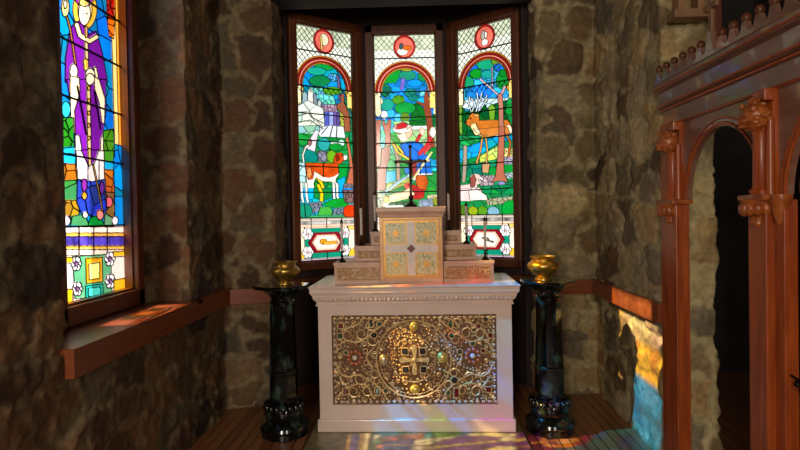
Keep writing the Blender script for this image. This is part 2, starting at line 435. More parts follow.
def lower(a, kind):
    a.clip = None
    q = lambda x, y: ((x-60)/297*a.w, (.815+(y-130)/225*.185)*a.h)
    a.metres()
    def R(x0, x1, y0, y1, rgb, **k):
        A, B = q(x0, y0), q(x1, y1)
        a.put((a.MX >= A[0]) & (a.MX < B[0]) & (a.MY >= A[1]) & (a.MY < B[1]), rgb, **k)
    R(50, 370, 130, 360, (240, 226, 208), var=.05)
    R(50, 370, 134, 146, (206, 196, 186)); R(50, 370, 146, 164, (188, 184, 180), var=.5); R(50, 370, 164, 176, (238, 206, 184)); 
    R(50, 90, 176, 300, (246, 226, 200)); R(50, 95, 300, 338, (236, 196, 70)); R(315, 360, 300, 338, (236, 196, 70)); R(315, 360, 176, 196, (240, 206, 120))
    R(90, 318, 180, 340, (22, 150, 124)); R(95, 312, 176, 184, (238, 206, 184))
    R(50, 370, 342, 362, (214, 190, 214))
    hx = [(108, 258), (140, 206), (262, 206), (294, 258), (262, 312), (140, 312)]
    a.poly([q(*p) for p in hx], (150, 28, 44))
    cx, cy = 201, 259
    a.poly([q(cx+(x-cx)*.8, cy+(y-cy)*.78) for x, y in hx], (240, 190, 170))
    a.poly([q(cx+(x-cx)*.66, cy+(y-cy)*.62) for x, y in hx], (252, 232, 216), idn=False)
    for fx in (106, 298):
        for fy in (212, 306):
            for k in range(6):
                p = q(fx+15*math.cos(k*PI/3), fy+15*math.sin(k*PI/3)); a.ell(*p, .026, .027, (250, 244, 246), var=.03)
            p = q(fx, fy); a.ell(*p, .012, .013, (236, 190, 200))
    if kind == 1:
        a.ell(*q(185, 254), .035, .026, (222, 160, 40)); a.line([q(190, 262), q(250, 262)], .03, (230, 170, 60))
    if kind == 3:
        a.line([q(180, 250), q(200, 262), q(226, 268)], .012, (120, 130, 130)); a.line([q(206, 250), q(214, 262)], .012, (150, 150, 150)); a.ell(*q(232, 270), .012, .009, (90, 110, 110))
    for x in (125, 205, 285):
        a.cut([q(x, 130), q(x, 182)], .5); a.cut([q(x, 312), q(x, 360)], .5)
def bars(a, vs):
    a.bars = vs

def paint1(a):
    common(a, lambda a, cx: (a.ell(cx+.005, .10, .045, .055, (212, 206, 180)), a.line([(cx-.03, .08), (cx-.02, .19)], .018, (230, 200, 120))))
    a.z(286, 70, 6.92)
    # inside the arch and everything below it
    arch = (np.hypot(a.MX-a.w/2, a.MY-.545) < .222) | ((a.MY >= .545) & (np.abs(a.U-.5) < .395)) | (a.V > .33)
    a.clip = arch & (a.V < .815)
    a.poly([(40, -60), (480, -60), (480, 300), (40, 300)], (20, 150, 208), facet=.11)
    a.ell(275, -18, 78, 40, (20, 158, 74)); a.ell(215, 28, 66, 30, (36, 168, 150)); a.ell(330, 70, 40, 30, (96, 176, 236), facet=.03)
    a.ell(235, 98, 74, 40, (24, 136, 84)); a.line([(360, 60), (368, 120), (372, 230)], 18, (110, 96, 130))
    a.poly([(170, 135), (260, 140), (275, 185), (330, 205), (350, 262), (270, 272), (205, 215), (160, 170)], (118, 210, 222), facet=.05)
    a.ell(322, 168, 66, 30, (92, 160, 40))
    a.poly([(70, 110), (70, 290), (120, 250), (120, 190), (90, 110)], (240, 214, 120)); a.ell(95, 155, 28, 30, (238, 196, 60)); a.ell(80, 220, 20, 34, (246, 236, 206))
    a.poly([(410, 160), (470, 160), (470, 300), (430, 300)], (246, 214, 130)); a.ell(440, 190, 26, 26, (240, 190, 60))
    for x0, x1, y, c in ((112, 150, 185, (150, 176, 186)), (150, 188, 160, (214, 214, 206)), (188, 216, 195, (128, 140, 150)), (216, 246, 240, (190, 200, 200))):
        a.poly([(x0, 300), (x0+5, y+10), ((x0+x1)/2, y-8), (x1, y+8), (x1+6, 310)], c)
    a.poly([(240, 270), (350, 265), (360, 320), (270, 330)], (176, 150, 176), facet=.04)
    a.poly([(60, 300), (80, 285), (155, 240), (265, 300), (275, 450), (60, 450)], (214, 222, 210), facet=.12)
    a.poly([(70, 320), (120, 330), (110, 390), (70, 400)], (190, 216, 200)); a.cut([(80, 355), (160, 330), (180, 360), (260, 400)]); a.cut([(90, 400), (170, 380), (260, 440)])
    for x0, x1, c in ((268, 300, (90, 104, 186)), (300, 330, (158, 170, 224)), (330, 352, (120, 96, 164)), (352, 378, (96, 84, 150))):
        a.poly([(x0, 318), (x1, 318), (x1, 425), (x0, 425)], c)
    a.poly([(372, 300), (402, 330), (404, 450), (376, 450)], (190, 196, 90), facet=.05)
    a.poly([(400, 230), (430, 220), (460, 330), (470, 450), (430, 450)], (60, 140, 120), facet=.05)
    a.poly([(378, 190), (405, 185), (404, 250), (440, 330), (450, 460), (404, 460), (402, 340), (352, 290), (350, 268), (384, 246)], (158, 98, 70))
    a.z(286, 130, 6.92)
    a.poly([(60, 40), (480, 40), (480, 460), (60, 460)], (34, 150, 84), facet=.14)
    a.poly([(60, 10), (235, 0), (235, 62), (160, 62), (60, 55)], (150, 208, 188), facet=.1)
    a.poly([(60, 150), (140, 150), (120, 260), (60, 250)], (54, 150, 130), facet=.1)
    a.poly([(238, 80), (225, 60), (255, 10), (300, 0), (400, 5), (412, 85), (330, 80)], (220, 228, 236)); a.cut([(250, 60), (290, 10)]); a.cut([(305, 80), (325, 5)]); a.cut([(350, 80), (355, 5)])
    a.ell(340, 125, 34, 14, (222, 236, 230)); a.ell(385, 120, 22, 24, (190, 226, 214))
    a.ell(265, 132, 44, 44, (56, 168, 168))
    a.ell(345, 150, 46, 26, (24, 150, 60))
    a.poly([(220, 178), (285, 180), (300, 250), (230, 255)], (140, 138, 160), facet=.05)
    a.ell(318, 215, 34, 42, (122, 178, 44)); a.poly([(130, 160), (200, 180), (228, 225), (215, 255), (125, 252)], (18, 140, 134))
    a.poly([(152, 128), (205, 35), (232, 42), (215, 110), (205, 185), (150, 165)], (222, 214, 222)); a.ell(168, 120, 14, 26, (150, 110, 110))
    a.line([(128, 255), (122, 210), (140, 160), (160, 140)], 12, (240, 232, 222))
    a.poly([(60, 258), (135, 258), (150, 380), (130, 455), (60, 455)], (190, 224, 222), facet=.07)
    a.poly([(355, 270), (430, 268), (420, 360), (360, 375)], (20, 158, 70)); a.poly([(355, 378), (412, 350), (400, 440), (350, 450)], (30, 180, 226))
    a.poly([(200, 350), (260, 380), (340, 375), (335, 455), (195, 455)], (34, 160, 80), facet=.08); a.line([(215, 355), (250, 400), (265, 450)], 22, (232, 200, 30))
    a.poly([(432, 80), (412, 82), (432, 200), (440, 300), (415, 405), (480, 405), (455, 220)], (196, 122, 92))
    a.poly([(400, 400), (470, 400), (470, 455), (390, 455)], (140, 130, 134), facet=.04)
    a.poly([(150, 262), (360, 262), (368, 335), (345, 372), (352, 455), (322, 455), (318, 388), (255, 385), (212, 362), (196, 400), (206, 455), (140, 455), (150, 390), (142, 320)], (240, 230, 218))
    a.poly([(142, 262), (362, 262), (364, 330), (330, 352), (300, 360), (262, 356), (225, 330), (200, 318), (190, 372), (160, 376), (142, 320)], (206, 88, 26), var=.2); a.cut([(262, 262), (262, 356)])
    a.poly([(328, 264), (335, 215), (352, 190), (385, 188), (398, 204), (425, 210), (424, 232), (398, 244), (378, 264)], (200, 84, 34), var=.2); a.poly([(398, 204), (426, 208), (424, 234), (398, 242)], (240, 230, 220)); a.poly([(345, 205), (366, 200), (372, 235), (352, 250)], (150, 56, 26)); a.ell(388, 208, 4, 4, (40, 30, 30)); a.poly([(150, 300), (176, 290), (186, 340), (166, 372), (150, 350)], (232, 150, 90))
    a.z(286, 190, 5.29)
    a.poly([(60, 12), (380, 12), (380, 150), (60, 150)], (26, 178, 226), facet=.12)
    a.poly([(150, 14), (240, 14), (245, 60), (200, 80), (150, 60)], (30, 150, 76)); a.line([(175, 0), (192, 40), (190, 78)], 18, (236, 206, 40))
    for x in (88, 112, 252, 270): a.line([(x, -10), (x+2, 50), (x+8, 82)], 13, (244, 238, 228))
    a.poly([(130, 88), (190, 80), (200, 120), (150, 145), (120, 110)], (130, 140, 156), facet=.05)
    a.poly([(170, 150), (185, 110), (240, 105), (250, 150)], (84, 180, 80)); a.poly([(190, 100), (240, 70), (300, 62), (335, 105), (320, 120), (250, 112)], (24, 162, 60))
    a.poly([(240, 150), (255, 115), (310, 108), (320, 150)], (120, 140, 152), facet=.05)
    a.poly([(295, 20), (380, 20), (380, 95), (310, 85)], (136, 110, 108), facet=.05); a.ell(105, 128, 38, 36, (30, 150, 122)); a.cut([(105, 92), (110, 160)])
    a.ell(340, 132, 38, 36, (216, 74, 26))
    lower(a, 1)

def paint2(a):
    common(a, lambda a, cx: (a.ell(cx-.02, .16, .05, .035, (238, 230, 214)), a.ell(cx+.025, .125, .042, .022, (206, 116, 30)), a.ell(cx-.03, .11, .02, .03, (70, 90, 100))))
    arch = (np.hypot(a.MX-a.w/2, a.MY-.545) < .222) | ((a.MY >= .545) & (np.abs(a.U-.5) < .395)) | (a.V > .33)
    a.clip = arch & (a.V < .815)
    a.z(366, 85, 6.92)
    a.poly([(40, -200), (520, -200), (520, 300), (40, 300)], (30, 140, 222), facet=.1)
    a.z(366, 25, 6.92)
    a.poly([(110, 405), (150, 340), (225, 300), (238, 345), (200, 400)], (20, 156, 60)); a.ell(280, 350, 60, 34, (40, 150, 124)); a.ell(388, 362, 36, 30, (34, 146, 84)); a.ell(275, 310, 45, 12, (160, 160, 50))
    a.ell(120, 425, 34, 20, (60, 130, 60)); a.line([(250, 380), (240, 440)], 26, (120, 110, 190)); a.ell(330, 405, 50, 26, (20, 150, 230))
    a.z(366, 85, 6.92)
    a.ell(132, 40, 38, 42, (22, 130, 100), facet=.1); a.ell(300, 55, 44, 28, (30, 136, 120)); a.ell(180, 75, 30, 22, (40, 180, 220))
    a.ell(150, 195, 42, 36, (56, 176, 230)); a.ell(215, 225, 30, 30, (90, 200, 236)); a.ell(138, 135, 48, 40, (34, 158, 140)); a.ell(218, 102, 44, 32, (86, 150, 44))
    a.ell(325, 92, 42, 26, (26, 128, 122)); a.ell(375, 110, 30, 20, (30, 180, 214)); a.ell(385, 62, 24, 20, (120, 210, 220))
    a.poly([(300, 140), (345, 125), (380, 150), (408, 190), (408, 290), (300, 290)], (14, 118, 48), facet=.09)
    a.ell(262, 160, 72, 42, (20, 156, 72), var=.15); a.ell(262, 225, 34, 36, (106, 144, 50))
    a.poly([(40, 250), (480, 250), (480, 460), (40, 460)], (170, 206, 146), facet=.11)
    a.poly([(290, 245), (408, 240), (408, 285), (290, 290)], (14, 118, 48), facet=.07); a.poly([(450, 205), (490, 205), (490, 290), (450, 290)], (20, 130, 60), facet=.07)
    a.poly([(300, 285), (440, 282), (440, 306), (300, 310)], (228, 240, 236))
    a.poly([(90, 240), (180, 240), (190, 330), (90, 450)], (80, 196, 186), facet=.07); a.poly([(160, 330), (210, 330), (240, 460), (160, 460)], (50, 166, 70), facet=.09)
    a.ell(80, 110, 28, 30, (248, 236, 200)); a.ell(75, 175, 22, 40, (240, 220, 180)); a.ell(118, 205, 22, 30, (240, 244, 238)); a.poly([(460, 130), (492, 130), (492, 205), (460, 205)], (244, 226, 180))
    a.poly([(58, 240), (95, 235), (88, 330), (80, 460), (58, 460)], (160, 96, 72)); a.poly([(98, 245), (118, 245), (128, 275), (150, 232), (166, 240), (158, 330), (162, 460), (120, 460), (124, 350)], (172, 104, 80))
    a.poly([(395, 80), (412, 20), (425, 60), (436, 110), (446, 200), (456, 300), (474, 460), (420, 460), (410, 250), (388, 150), (340, 120), (345, 112), (395, 130)], (148, 82, 56))
    a.ell(452, 100, 24, 24, (236, 200, 46)); a.ell(452, 100, 10, 10, (246, 230, 130))
    a.ell(250, 350, 42, 34, (240, 226, 208)); a.ell(295, 330, 18, 34, (222, 180, 160))
    a.ell(248, 302, 70, 34, (228, 214, 208)); a.ell(230, 290, 48, 26, (196, 36, 48)); a.ell(262, 275, 22, 16, (170, 60, 50))
    a.poly([(370, 460), (400, 420), (432, 375), (450, 380), (440, 420), (410, 460)], (200, 52, 62)); a.ell(452, 335, 22, 34, (240, 226, 224)); a.ell(375, 322, 18, 28, (230, 190, 176)); a.line([(345, 390), (362, 352)], 24, (206, 60, 66))
    a.poly([(228, 412), (270, 392), (320, 388), (360, 400), (385, 460), (235, 460)], (34, 122, 214)); a.ell(305, 438, 22, 24, (24, 60, 130))
    a.z(366, 145, 6.92)
    a.poly([(50, 45), (520, 45), (520, 455), (50, 455)], (48, 150, 84), facet=.12)
    a.poly([(120, 0), (215, 0), (215, 60), (120, 60)], (110, 196, 160), facet=.08); a.poly([(430, 90), (500, 90), (500, 182), (430, 182)], (50, 186, 224), facet=.08); a.ell(468, 60, 44, 44, (24, 132, 64))
    a.poly([(122, 180), (192, 176), (196, 255), (122, 262)], (30, 176, 216)); a.ell(162, 140, 28, 40, (26, 158, 84)); a.poly([(130, 262), (300, 222), (300, 260), (150, 320), (125, 310)], (166, 180, 96), facet=.08)
    a.poly([(58, 0), (95, 0), (85, 140), (58, 150)], (200, 120, 100)); a.poly([(98, 20), (158, 0), (152, 90), (130, 155), (122, 312), (62, 312), (66, 180), (90, 130)], (146, 84, 60))
    a.line([(185, 0), (212, 110), (212, 240)], 24, (168, 146, 130)); a.line([(215, 110), (235, 70)], 12, (168, 146, 130))
    a.line([(206, 5), (250, 60), (312, 112)], 15, (224, 190, 60))
    a.poly([(228, -10), (385, -10), (400, 60), (436, 90), (440, 200), (362, 204), (310, 130), (258, 78)], (44, 122, 212)); a.cut([(350, 70), (370, 200)], .6); a.cut([(395, 100), (410, 200)], .6); a.ell(300, 20, 24, 30, (24, 60, 150))
    a.ell(350, 135, 32, 24, (170, 96, 60)); a.poly([(368, 55), (420, -10), (446, 5), (395, 75)], (214, 96, 96)); a.poly([(255, 160), (300, 150), (300, 200), (262, 200)], (60, 130, 200))
    a.line([(318, 235), (445, 55)], 15, (236, 222, 150)); a.line([(322, 235), (370, 170)], 22, (232, 236, 244))
    a.line([(360, 202), (442, 200)], 14, (236, 232, 226)); a.ell(376, 258, 42, 54, (186, 90, 26), var=.15); a.ell(445, 320, 30, 34, (60, 160, 70)); a.poly([(415, 350), (500, 345), (500, 400), (415, 400)], (210, 200, 170), facet=.07)
    a.line([(108, 332), (290, 208)], 14, (196, 220, 230))
    a.ell(340, 345, 54, 34, (190, 52, 52)); a.ell(280, 285, 28, 26, (214, 106, 100)); a.poly([(60, 310), (130, 320), (120, 430), (60, 430)], (130, 150, 120), facet=.06)
    a.poly([(140, 350), (300, 300), (312, 366), (175, 394), (132, 396), (112, 430), (92, 425), (118, 366)], (240, 220, 184)); a.ell(135, 372, 22, 20, (226, 190, 110))
    a.poly([(355, 385), (450, 372), (460, 460), (350, 460)], (146, 160, 176), facet=.04); a.ell(475, 395, 24, 28, (150, 150, 60)); a.poly([(130, 405), (300, 385), (340, 400), (340, 460), (130, 460)], (70, 110, 70), facet=.06); a.line([(130, 425), (240, 425)], 18, (222, 226, 226))
    a.poly([(40, 440), (520, 440), (520, 520), (40, 520)], (120, 150, 130), facet=.06)
    a.z(370, 110, 4.5)
    a.poly([(45, 432), (62, 398), (130, 372), (190, 342), (208, 378), (140, 398), (90, 408), (60, 436)], (242, 218, 180))
    a.ell(66, 402, 14, 14, (226, 180, 90)); a.poly([(160, 332), (200, 340), (242, 352), (236, 396), (202, 396), (188, 368)], (176, 44, 44), var=.3)
    a.poly([(200, 288), (246, 292), (256, 325), (246, 362), (212, 356), (198, 325)], (176, 92, 36), var=.3)
    a.poly([(202, 222), (262, 228), (274, 290), (240, 296), (202, 288)], (44, 120, 206)); a.cut([(222, 226), (220, 290)], .5); a.cut([(240, 228), (246, 292)], .5); a.line([(204, 290), (274, 290)], 7, (226, 226, 226))
    a.line([(192, 236), (258, 228)], 12, (228, 206, 150)); a.poly([(178, 228), (204, 225), (206, 300), (186, 310)], (150, 60, 60))
    a.line([(190, 308), (266, 200)], 9, (236, 220, 160)); a.line([(50, 376), (102, 332), (158, 298)], 7, (150, 180, 196))
    a.poly([(128, 158), (160, 142), (212, 148), (240, 172), (236, 205), (225, 222), (180, 222), (150, 196)], (34, 118, 208), var=.2); a.cut([(180, 150), (176, 220)], .5); a.cut([(160, 150), (212, 190)], .5)
    a.line([(96, 148), (118, 190), (176, 226)], 10, (226, 190, 80))
    a.line([(218, 196), (246, 168), (268, 128)], 18, (196, 60, 64)); a.line([(205, 136), (226, 112)], 13, (196, 60, 64))
    a.ell(278, 102, 13, 24, (240, 222, 210)); a.ell(230, 98, 11, 18, (232, 196, 176))
    a.ell(146, 116, 24, 26, (238, 218, 196)); a.poly([(150, 92), (178, 72), (186, 96), (176, 122), (160, 128)], (226, 190, 160)); a.ell(128, 106, 5, 3, (40, 30, 30))
    a.poly([(96, 86), (112, 66), (140, 52), (166, 62), (160, 88), (184, 70), (176, 98), (130, 104), (104, 98)], (232, 216, 206)); a.poly([(106, 84), (118, 64), (142, 54), (164, 64), (158, 80), (126, 86)], (186, 28, 40))
    lower(a, 1)

def paint3(a):
    common(a, lambda a, cx: (a.ell(cx-.015, .10, .024, .045, (170, 165, 160)), a.ell(cx, .165, .035, .03, (244, 236, 226)), a.ell(cx+.012, .10, .014, .03, (240, 230, 220))))
    arch = (np.hypot(a.MX-a.w/2, a.MY-.545) < .222) | ((a.MY >= .545) & (np.abs(a.U-.5) < .395)) | (a.V > .33)
    a.clip = arch & (a.V < .815)
    a.z(450, 70, 6.92)
    a.poly([(40, -120), (500, -120), (500, 300), (40, 300)], (60, 170, 232), facet=.1)
    a.ell(245, -42, 66, 40, (34, 160, 124)); a.ell(320, -60, 30, 26, (110, 150, 50)); a.ell(150, -5, 50, 44, (34, 120, 226)); a.ell(185, 25, 46, 34, (26, 152, 50)); a.ell(355, -20, 50, 28, (40, 130, 226), facet=.05); a.ell(265, 30, 48, 30, (34, 156, 150))
    a.ell(128, 88, 42, 46, (34, 156, 112)); a.ell(365, 75, 42, 58, (26, 152, 62)); a.ell(372, 20, 30, 26, (18, 140, 52))
    a.poly([(110, 130), (250, 95), (330, 170), (330, 190), (110, 190)], (40, 140, 226), facet=.1)
    a.poly([(60, 210), (480, 190), (480, 260), (60, 270)], (208, 226, 236), facet=.09)
    a.poly([(60, 300), (95, 265), (120, 300), (160, 255), (205, 300), (245, 235), (275, 300), (280, 250), (330, 230), (470, 190), (470, 460), (60, 460)], (14, 104, 50), facet=.09)
    a.poly([(385, 300), (400, 210), (420, 190), (455, 260), (460, 400), (430, 390)], (34, 146, 76), facet=.12); a.poly([(268, 262), (292, 236), (318, 262), (312, 350), (278, 350)], (122, 168, 56))
    a.poly([(55, 150), (100, 150), (100, 230), (55, 240)], (246, 226, 150)); a.ell(78, 180, 20, 28, (240, 210, 90)); a.ell(426, 122, 30, 30, (240, 180, 44)); a.ell(426, 122, 12, 12, (248, 226, 120))
    a.poly([(55, 245), (90, 240), (85, 320), (90, 455), (55, 455)], (130, 170, 80), facet=.07)
    for L_ in ([(150, 292), (132, 240), (138, 190)], [(158, 288), (175, 225), (150, 200)], [(185, 290), (200, 230), (190, 160)], [(200, 285), (240, 235), (258, 175)], [(222, 262), (262, 200)], [(205, 225), (225, 160)], [(122, 270), (150, 262)], [(215, 195), (245, 205)]):
        a.line(L_, 10, (226, 234, 244))
    a.poly([(138, 318), (160, 302), (205, 310), (206, 352), (320, 348), (402, 348), (432, 388), (424, 455), (178, 455), (146, 402), (110, 378), (104, 366), (128, 344)], (200, 126, 52), var=.18)
    a.poly([(150, 380), (180, 372), (206, 430), (206, 455), (178, 455), (146, 402)], (242, 220, 170)); a.ell(410, 420, 22, 40, (246, 226, 196)); a.poly([(206, 455), (240, 435), (340, 440), (340, 470), (206, 470)], (240, 216, 176)); a.ell(186, 318, 20, 10, (226, 170, 110)); a.ell(145, 338, 5, 4, (30, 20, 20)); a.ell(112, 368, 8, 7, (60, 40, 40))
    a.line([(296, -20), (296, 110), (292, 130)], 9, (206, 186, 200)); a.line([(215, 65), (290, 130), (348, 185)], 15, (206, 184, 194)); a.line([(352, 190), (382, 118)], 20, (196, 160, 170))
    a.line([(350, 180), (356, 260), (360, 470)], 34, (184, 128, 110))
    a.z(450, 130, 6.92)
    a.poly([(40, 45), (500, 45), (500, 455), (40, 455)], (34, 148, 96), facet=.12)
    a.poly([(60, 150), (200, 92), (345, 40), (450, 20), (450, 60), (345, 92), (200, 182), (110, 215), (60, 245)], (30, 172, 226), facet=.12)
    a.poly([(60, 60), (200, 62), (210, 92), (120, 120), (60, 100)], (40, 160, 84), facet=.1); a.poly([(205, 190), (340, 110), (345, 200), (210, 230)], (200, 216, 120), facet=.1); a.poly([(375, 130), (460, 120), (460, 205), (375, 215)], (206, 206, 130), facet=.08)
    a.poly([(170, 0), (400, -20), (420, 30), (340, 35), (240, 58), (212, 32)], (206, 136, 66)); a.poly([(160, -5), (205, 0), (215, 35), (190, 25)], (244, 226, 190))
    a.line([(228, 45), (216, 140), (188, 235)], 14, (214, 160, 90)); a.line([(250, 45), (262, 140), (256, 235)], 12, (222, 176, 110)); a.line([(392, 30), (420, 85), (405, 195)], 13, (200, 126, 62))
    a.poly([(60, 255), (230, 240), (230, 320), (120, 330), (60, 340)], (24, 130, 118), facet=.1); a.line([(108, 125), (106, 250), (98, 360)], 28, (172, 158, 140))
    a.poly([(225, 230), (280, 235), (270, 300), (225, 300)], (200, 160, 120)); a.ell(300, 295, 28, 40, (22, 156, 72)); a.poly([(370, 240), (460, 235), (460, 290), (375, 300)], (24, 158, 66)); a.poly([(375, 300), (460, 290), (460, 330), (380, 340)], (170, 186, 190), facet=.05)
    a.poly([(200, 320), (310, 315), (310, 385), (210, 392)], (188, 170, 178), facet=.05); a.poly([(370, 195), (460, 180), (460, 240), (370, 240)], (176, 170, 190), facet=.05)
    a.poly([(343, -20), (382, -20), (376, 200), (378, 300), (404, 362), (340, 352), (286, 368), (318, 320), (330, 210)], (180, 114, 92)); a.ell(360, 370, 26, 16, (150, 150, 190))
    a.poly([(190, 395), (470, 370), (470, 460), (190, 460)], (28, 150, 90), facet=.11)
    a.poly([(60, 395), (150, 378), (192, 372), (200, 460), (60, 460)], (230, 204, 200)); a.ell(184, 346, 44, 38, (230, 200, 190)); a.ell(216, 346, 18, 18, (244, 234, 228)); a.ell(160, 360, 14, 26, (214, 170, 160))
    a.z(450, 190, 5.29)
    a.poly([(40, 20), (380, 20), (380, 140), (40, 140)], (40, 150, 84), facet=.1)
    a.poly([(40, 0), (160, -10), (200, 50), (120, 62), (40, 66)], (236, 212, 210)); a.poly([(190, 50), (350, 30), (350, 62), (200, 84)], (176, 176, 146), facet=.05)
    a.ell(75, 112, 24, 26, (96, 130, 44)); a.ell(125, 114, 26, 24, (156, 176, 40)); a.ell(175, 112, 26, 26, (100, 160, 44)); a.ell(232, 114, 32, 26, (132, 176, 196)); a.ell(330, 100, 56, 48, (18, 166, 70))
    a.z(452, 80, 3.21); a.poly([(60, 318), (72, 306), (80, 322), (72, 350), (60, 345)], (160, 96, 84)); a.poly([(55, 360), (72, 345), (112, 372), (116, 386), (60, 388)], (244, 228, 220)); a.cut([(92, 322), (98, 326)], 1.2)
    lower(a, 3)

def paint0(a):
    a.z(52, 0, 5.625)
    a.uv(0, 1, 0, 1, (20, 146, 222))
    a.poly([(0, -400), (420, -400), (420, 1100), (0, 1100)], (16, 140, 220), facet=.17)
    a.uv(0, 1, .10, .18, (244, 196, 70), facet=.12); a.uv(0, 1, 0, .10, (248, 232, 200), facet=.1)  # unseen upper bands, coloured to tint the sun patch on the right wall
    a.ell(182, 50, 68, 112, (242, 200, 76)); a.ell(182, 50, 40, 80, (250, 226, 170)); a.ell(180, -30, 60, 60, (150, 50, 160))
    a.poly([(130, 120), (160, 112), (205, 190), (245, 170), (280, 290), (310, 460), (70, 460), (72, 330), (98, 160)], (126, 34, 160), var=.16)
    a.ell(180, 72, 33, 66, (252, 244, 226)); a.ell(180, 10, 30, 22, (236, 206, 120)); a.cut([(168, 70), (176, 72)], .5); a.cut([(190, 72), (198, 74)], .5)
    a.line([(136, 135), (155, 195), (210, 228), (248, 205)], 26, (250, 226, 180)); a.line([(190, 150), (190, 200)], 14, (236, 190, 100))
    a.line([(190, 240), (196, 460)], 17, (244, 214, 160)); a.line([(188, 340), (190, 380)], 26, (230, 190, 90))
    a.ell(72, 36, 22, 56, (250, 226, 140)); a.ell(72, 20, 9, 26, (250, 248, 226)); a.line([(80, 90), (100, 160), (130, 360)], 11, (226, 160, 90))
    a.ell(120, 402, 22, 46, (252, 240, 216)); a.ell(212, 418, 26, 38, (252, 240, 216)); a.line([(240, 380), (255, 460)], 16, (250, 236, 200))
    a.z(52, 75, 5.625)
    a.poly([(78, 20), (300, 20), (302, 190), (285, 330), (278, 460), (140, 460), (118, 250)], (130, 36, 166), var=.16)
    a.poly([(98, 0), (150, 12), (156, 90), (124, 200), (130, 335), (106, 310), (98, 120)], (252, 228, 190)); a.poly([(232, 0), (262, 20), (296, 130), (292, 275), (276, 262), (262, 150), (238, 80)], (252, 230, 200))
    a.line([(200, 10), (204, 200), (208, 460)], 20, (248, 214, 160)); a.ell(212, 20, 24, 34, (252, 240, 216))
    for y in (70, 140, 210, 280, 350, 420): a.ell(204, y, 8, 12, (232, 180, 90))
    a.line([(140, 60), (190, 330)], 5, (90, 20, 120)); a.line([(235, 90), (270, 300)], 5, (90, 20, 120))
    a.ell(76, 190, 26, 46, (60, 200, 232)); a.poly([(58, 235), (118, 235), (124, 410), (58, 410)], (50, 146, 40), facet=.08); a.poly([(286, 310), (344, 300), (350, 460), (284, 460)], (92, 162, 40), facet=.08)
    a.poly([(58, 408), (126, 400), (130, 460), (58, 460)], (40, 176, 220))
    a.poly([(128, 330), (152, 340), (172, 460), (128, 460)], (250, 244, 236)); a.poly([(270, 360), (286, 330), (286, 460), (270, 460)], (250, 240, 220))
    a.z(52, 150, 5.625)
    a.poly([(55, 12), (130, 20), (130, 78), (55, 72)], (36, 178, 222)); a.poly([(290, 60), (344, 62), (344, 110), (290, 105)], (36, 178, 222)); a.poly([(290, 0), (344, 0), (344, 62), (290, 60)], (86, 160, 50))
    a.poly([(55, 72), (140, 78), (140, 172), (60, 175)], (196, 128, 44), facet=.12); a.poly([(286, 105), (346, 110), (348, 240), (286, 240)], (198, 112, 44), facet=.12)
    a.poly([(58, 170), (145, 165), (145, 290), (62, 290)], (70, 156, 84), facet=.12); a.poly([(286, 230), (350, 236), (350, 380), (286, 380)], (150, 110, 70), facet=.09); a.ell(318, 290, 20, 30, (226, 110, 130))
    a.poly([(62, 280), (150, 280), (150, 370), (66, 380)], (176, 138, 44), facet=.1)
    a.poly([(132, 0), (290, 0), (292, 165), (225, 178), (140, 160)], (240, 226, 228)); a.cut([(200, 60), (200, 165)], .5); a.cut([(262, 60), (262, 165)], .5)
    a.poly([(160, -5), (262, -5), (236, 72), (200, 82)], (134, 40, 170)); a.line([(208, -5), (210, 78)], 16, (244, 206, 140))
    a.poly([(140, 160), (225, 175), (296, 160), (306, 330), (290, 372), (205, 368), (160, 350), (136, 290)], (52, 78, 190), var=.2, facet=.13); a.ell(180, 195, 16, 38, (146, 56, 160)); a.ell(180, 255, 15, 22, (222, 160, 60)); a.ell(278, 210, 13, 36, (120, 50, 150))
    a.line([(228, 80), (262, 240), (282, 345)], 8, (232, 180, 90))
    a.poly([(100, 425), (110, 370), (180, 355), (210, 425)], (80, 150, 100)); a.poly([(200, 425), (215, 372), (270, 370), (295, 425)], (16, 148, 66)); a.poly([(290, 425), (296, 350), (340, 380), (345, 425)], (120, 170, 130))
    a.ell(185, 362, 16, 18, (250, 240, 235)); a.ell(268, 362, 20, 28, (230, 150, 140)); a.ell(80, 395, 20, 28, (246, 236, 246)); a.ell(352, 395, 18, 26, (246, 236, 246))
    a.uv(.88, 1, 0, .70, (250, 222, 150)); a.uv(.95, 1, 0, .70, (244, 180, 70)); a.z(52, 0, 5.625)
    a.poly([(296, -400), (360, -400), (350, 110), (306, 95)], (190, 44, 22), facet=.1); a.poly([(305, 95), (350, 110), (345, 215), (318, 200)], (236, 130, 30), facet=.08)
    a.clip = None
    a.z(52, 225, 4.5)
    P = lambda x0, x1, y0, y1, c, **k: a.poly([(x0, y0), (x1, y0-1), (x1, y1-1), (x0, y1)], c, **k)
    a.poly([(0, 8), (400, 4), (400, 600), (0, 600)], (250, 232, 226), var=.05)
    P(0, 400, 33, 50, (240, 186, 90)); P(0, 400, 50, 92, (92, 74, 182), var=.5); P(0, 400, 92, 108, (242, 190, 90)); P(0, 400, 108, 134, (246, 222, 206))
    a.poly([(90, 140), (262, 128), (268, 310), (100, 330)], (108, 178, 136)); a.poly([(150, 148), (224, 143), (226, 252), (152, 262)], (236, 172, 34)); a.poly([(164, 172), (212, 166), (212, 238), (166, 244)], (252, 236, 150))
    a.poly([(148, 272), (226, 262), (228, 322), (150, 330)], (40, 178, 168)); a.poly([(160, 282), (216, 275), (216, 312), (162, 320)], (90, 206, 200))
    for fx, fy in ((107, 172), (112, 285), (258, 150), (260, 250)):
        for k in range(6): a.ell(fx+13*math.cos(k*PI/3), fy+19*math.sin(k*PI/3), 11, 15, (248, 240, 248), var=.03)
        a.ell(fx, fy, 8, 11, (150, 90, 160))
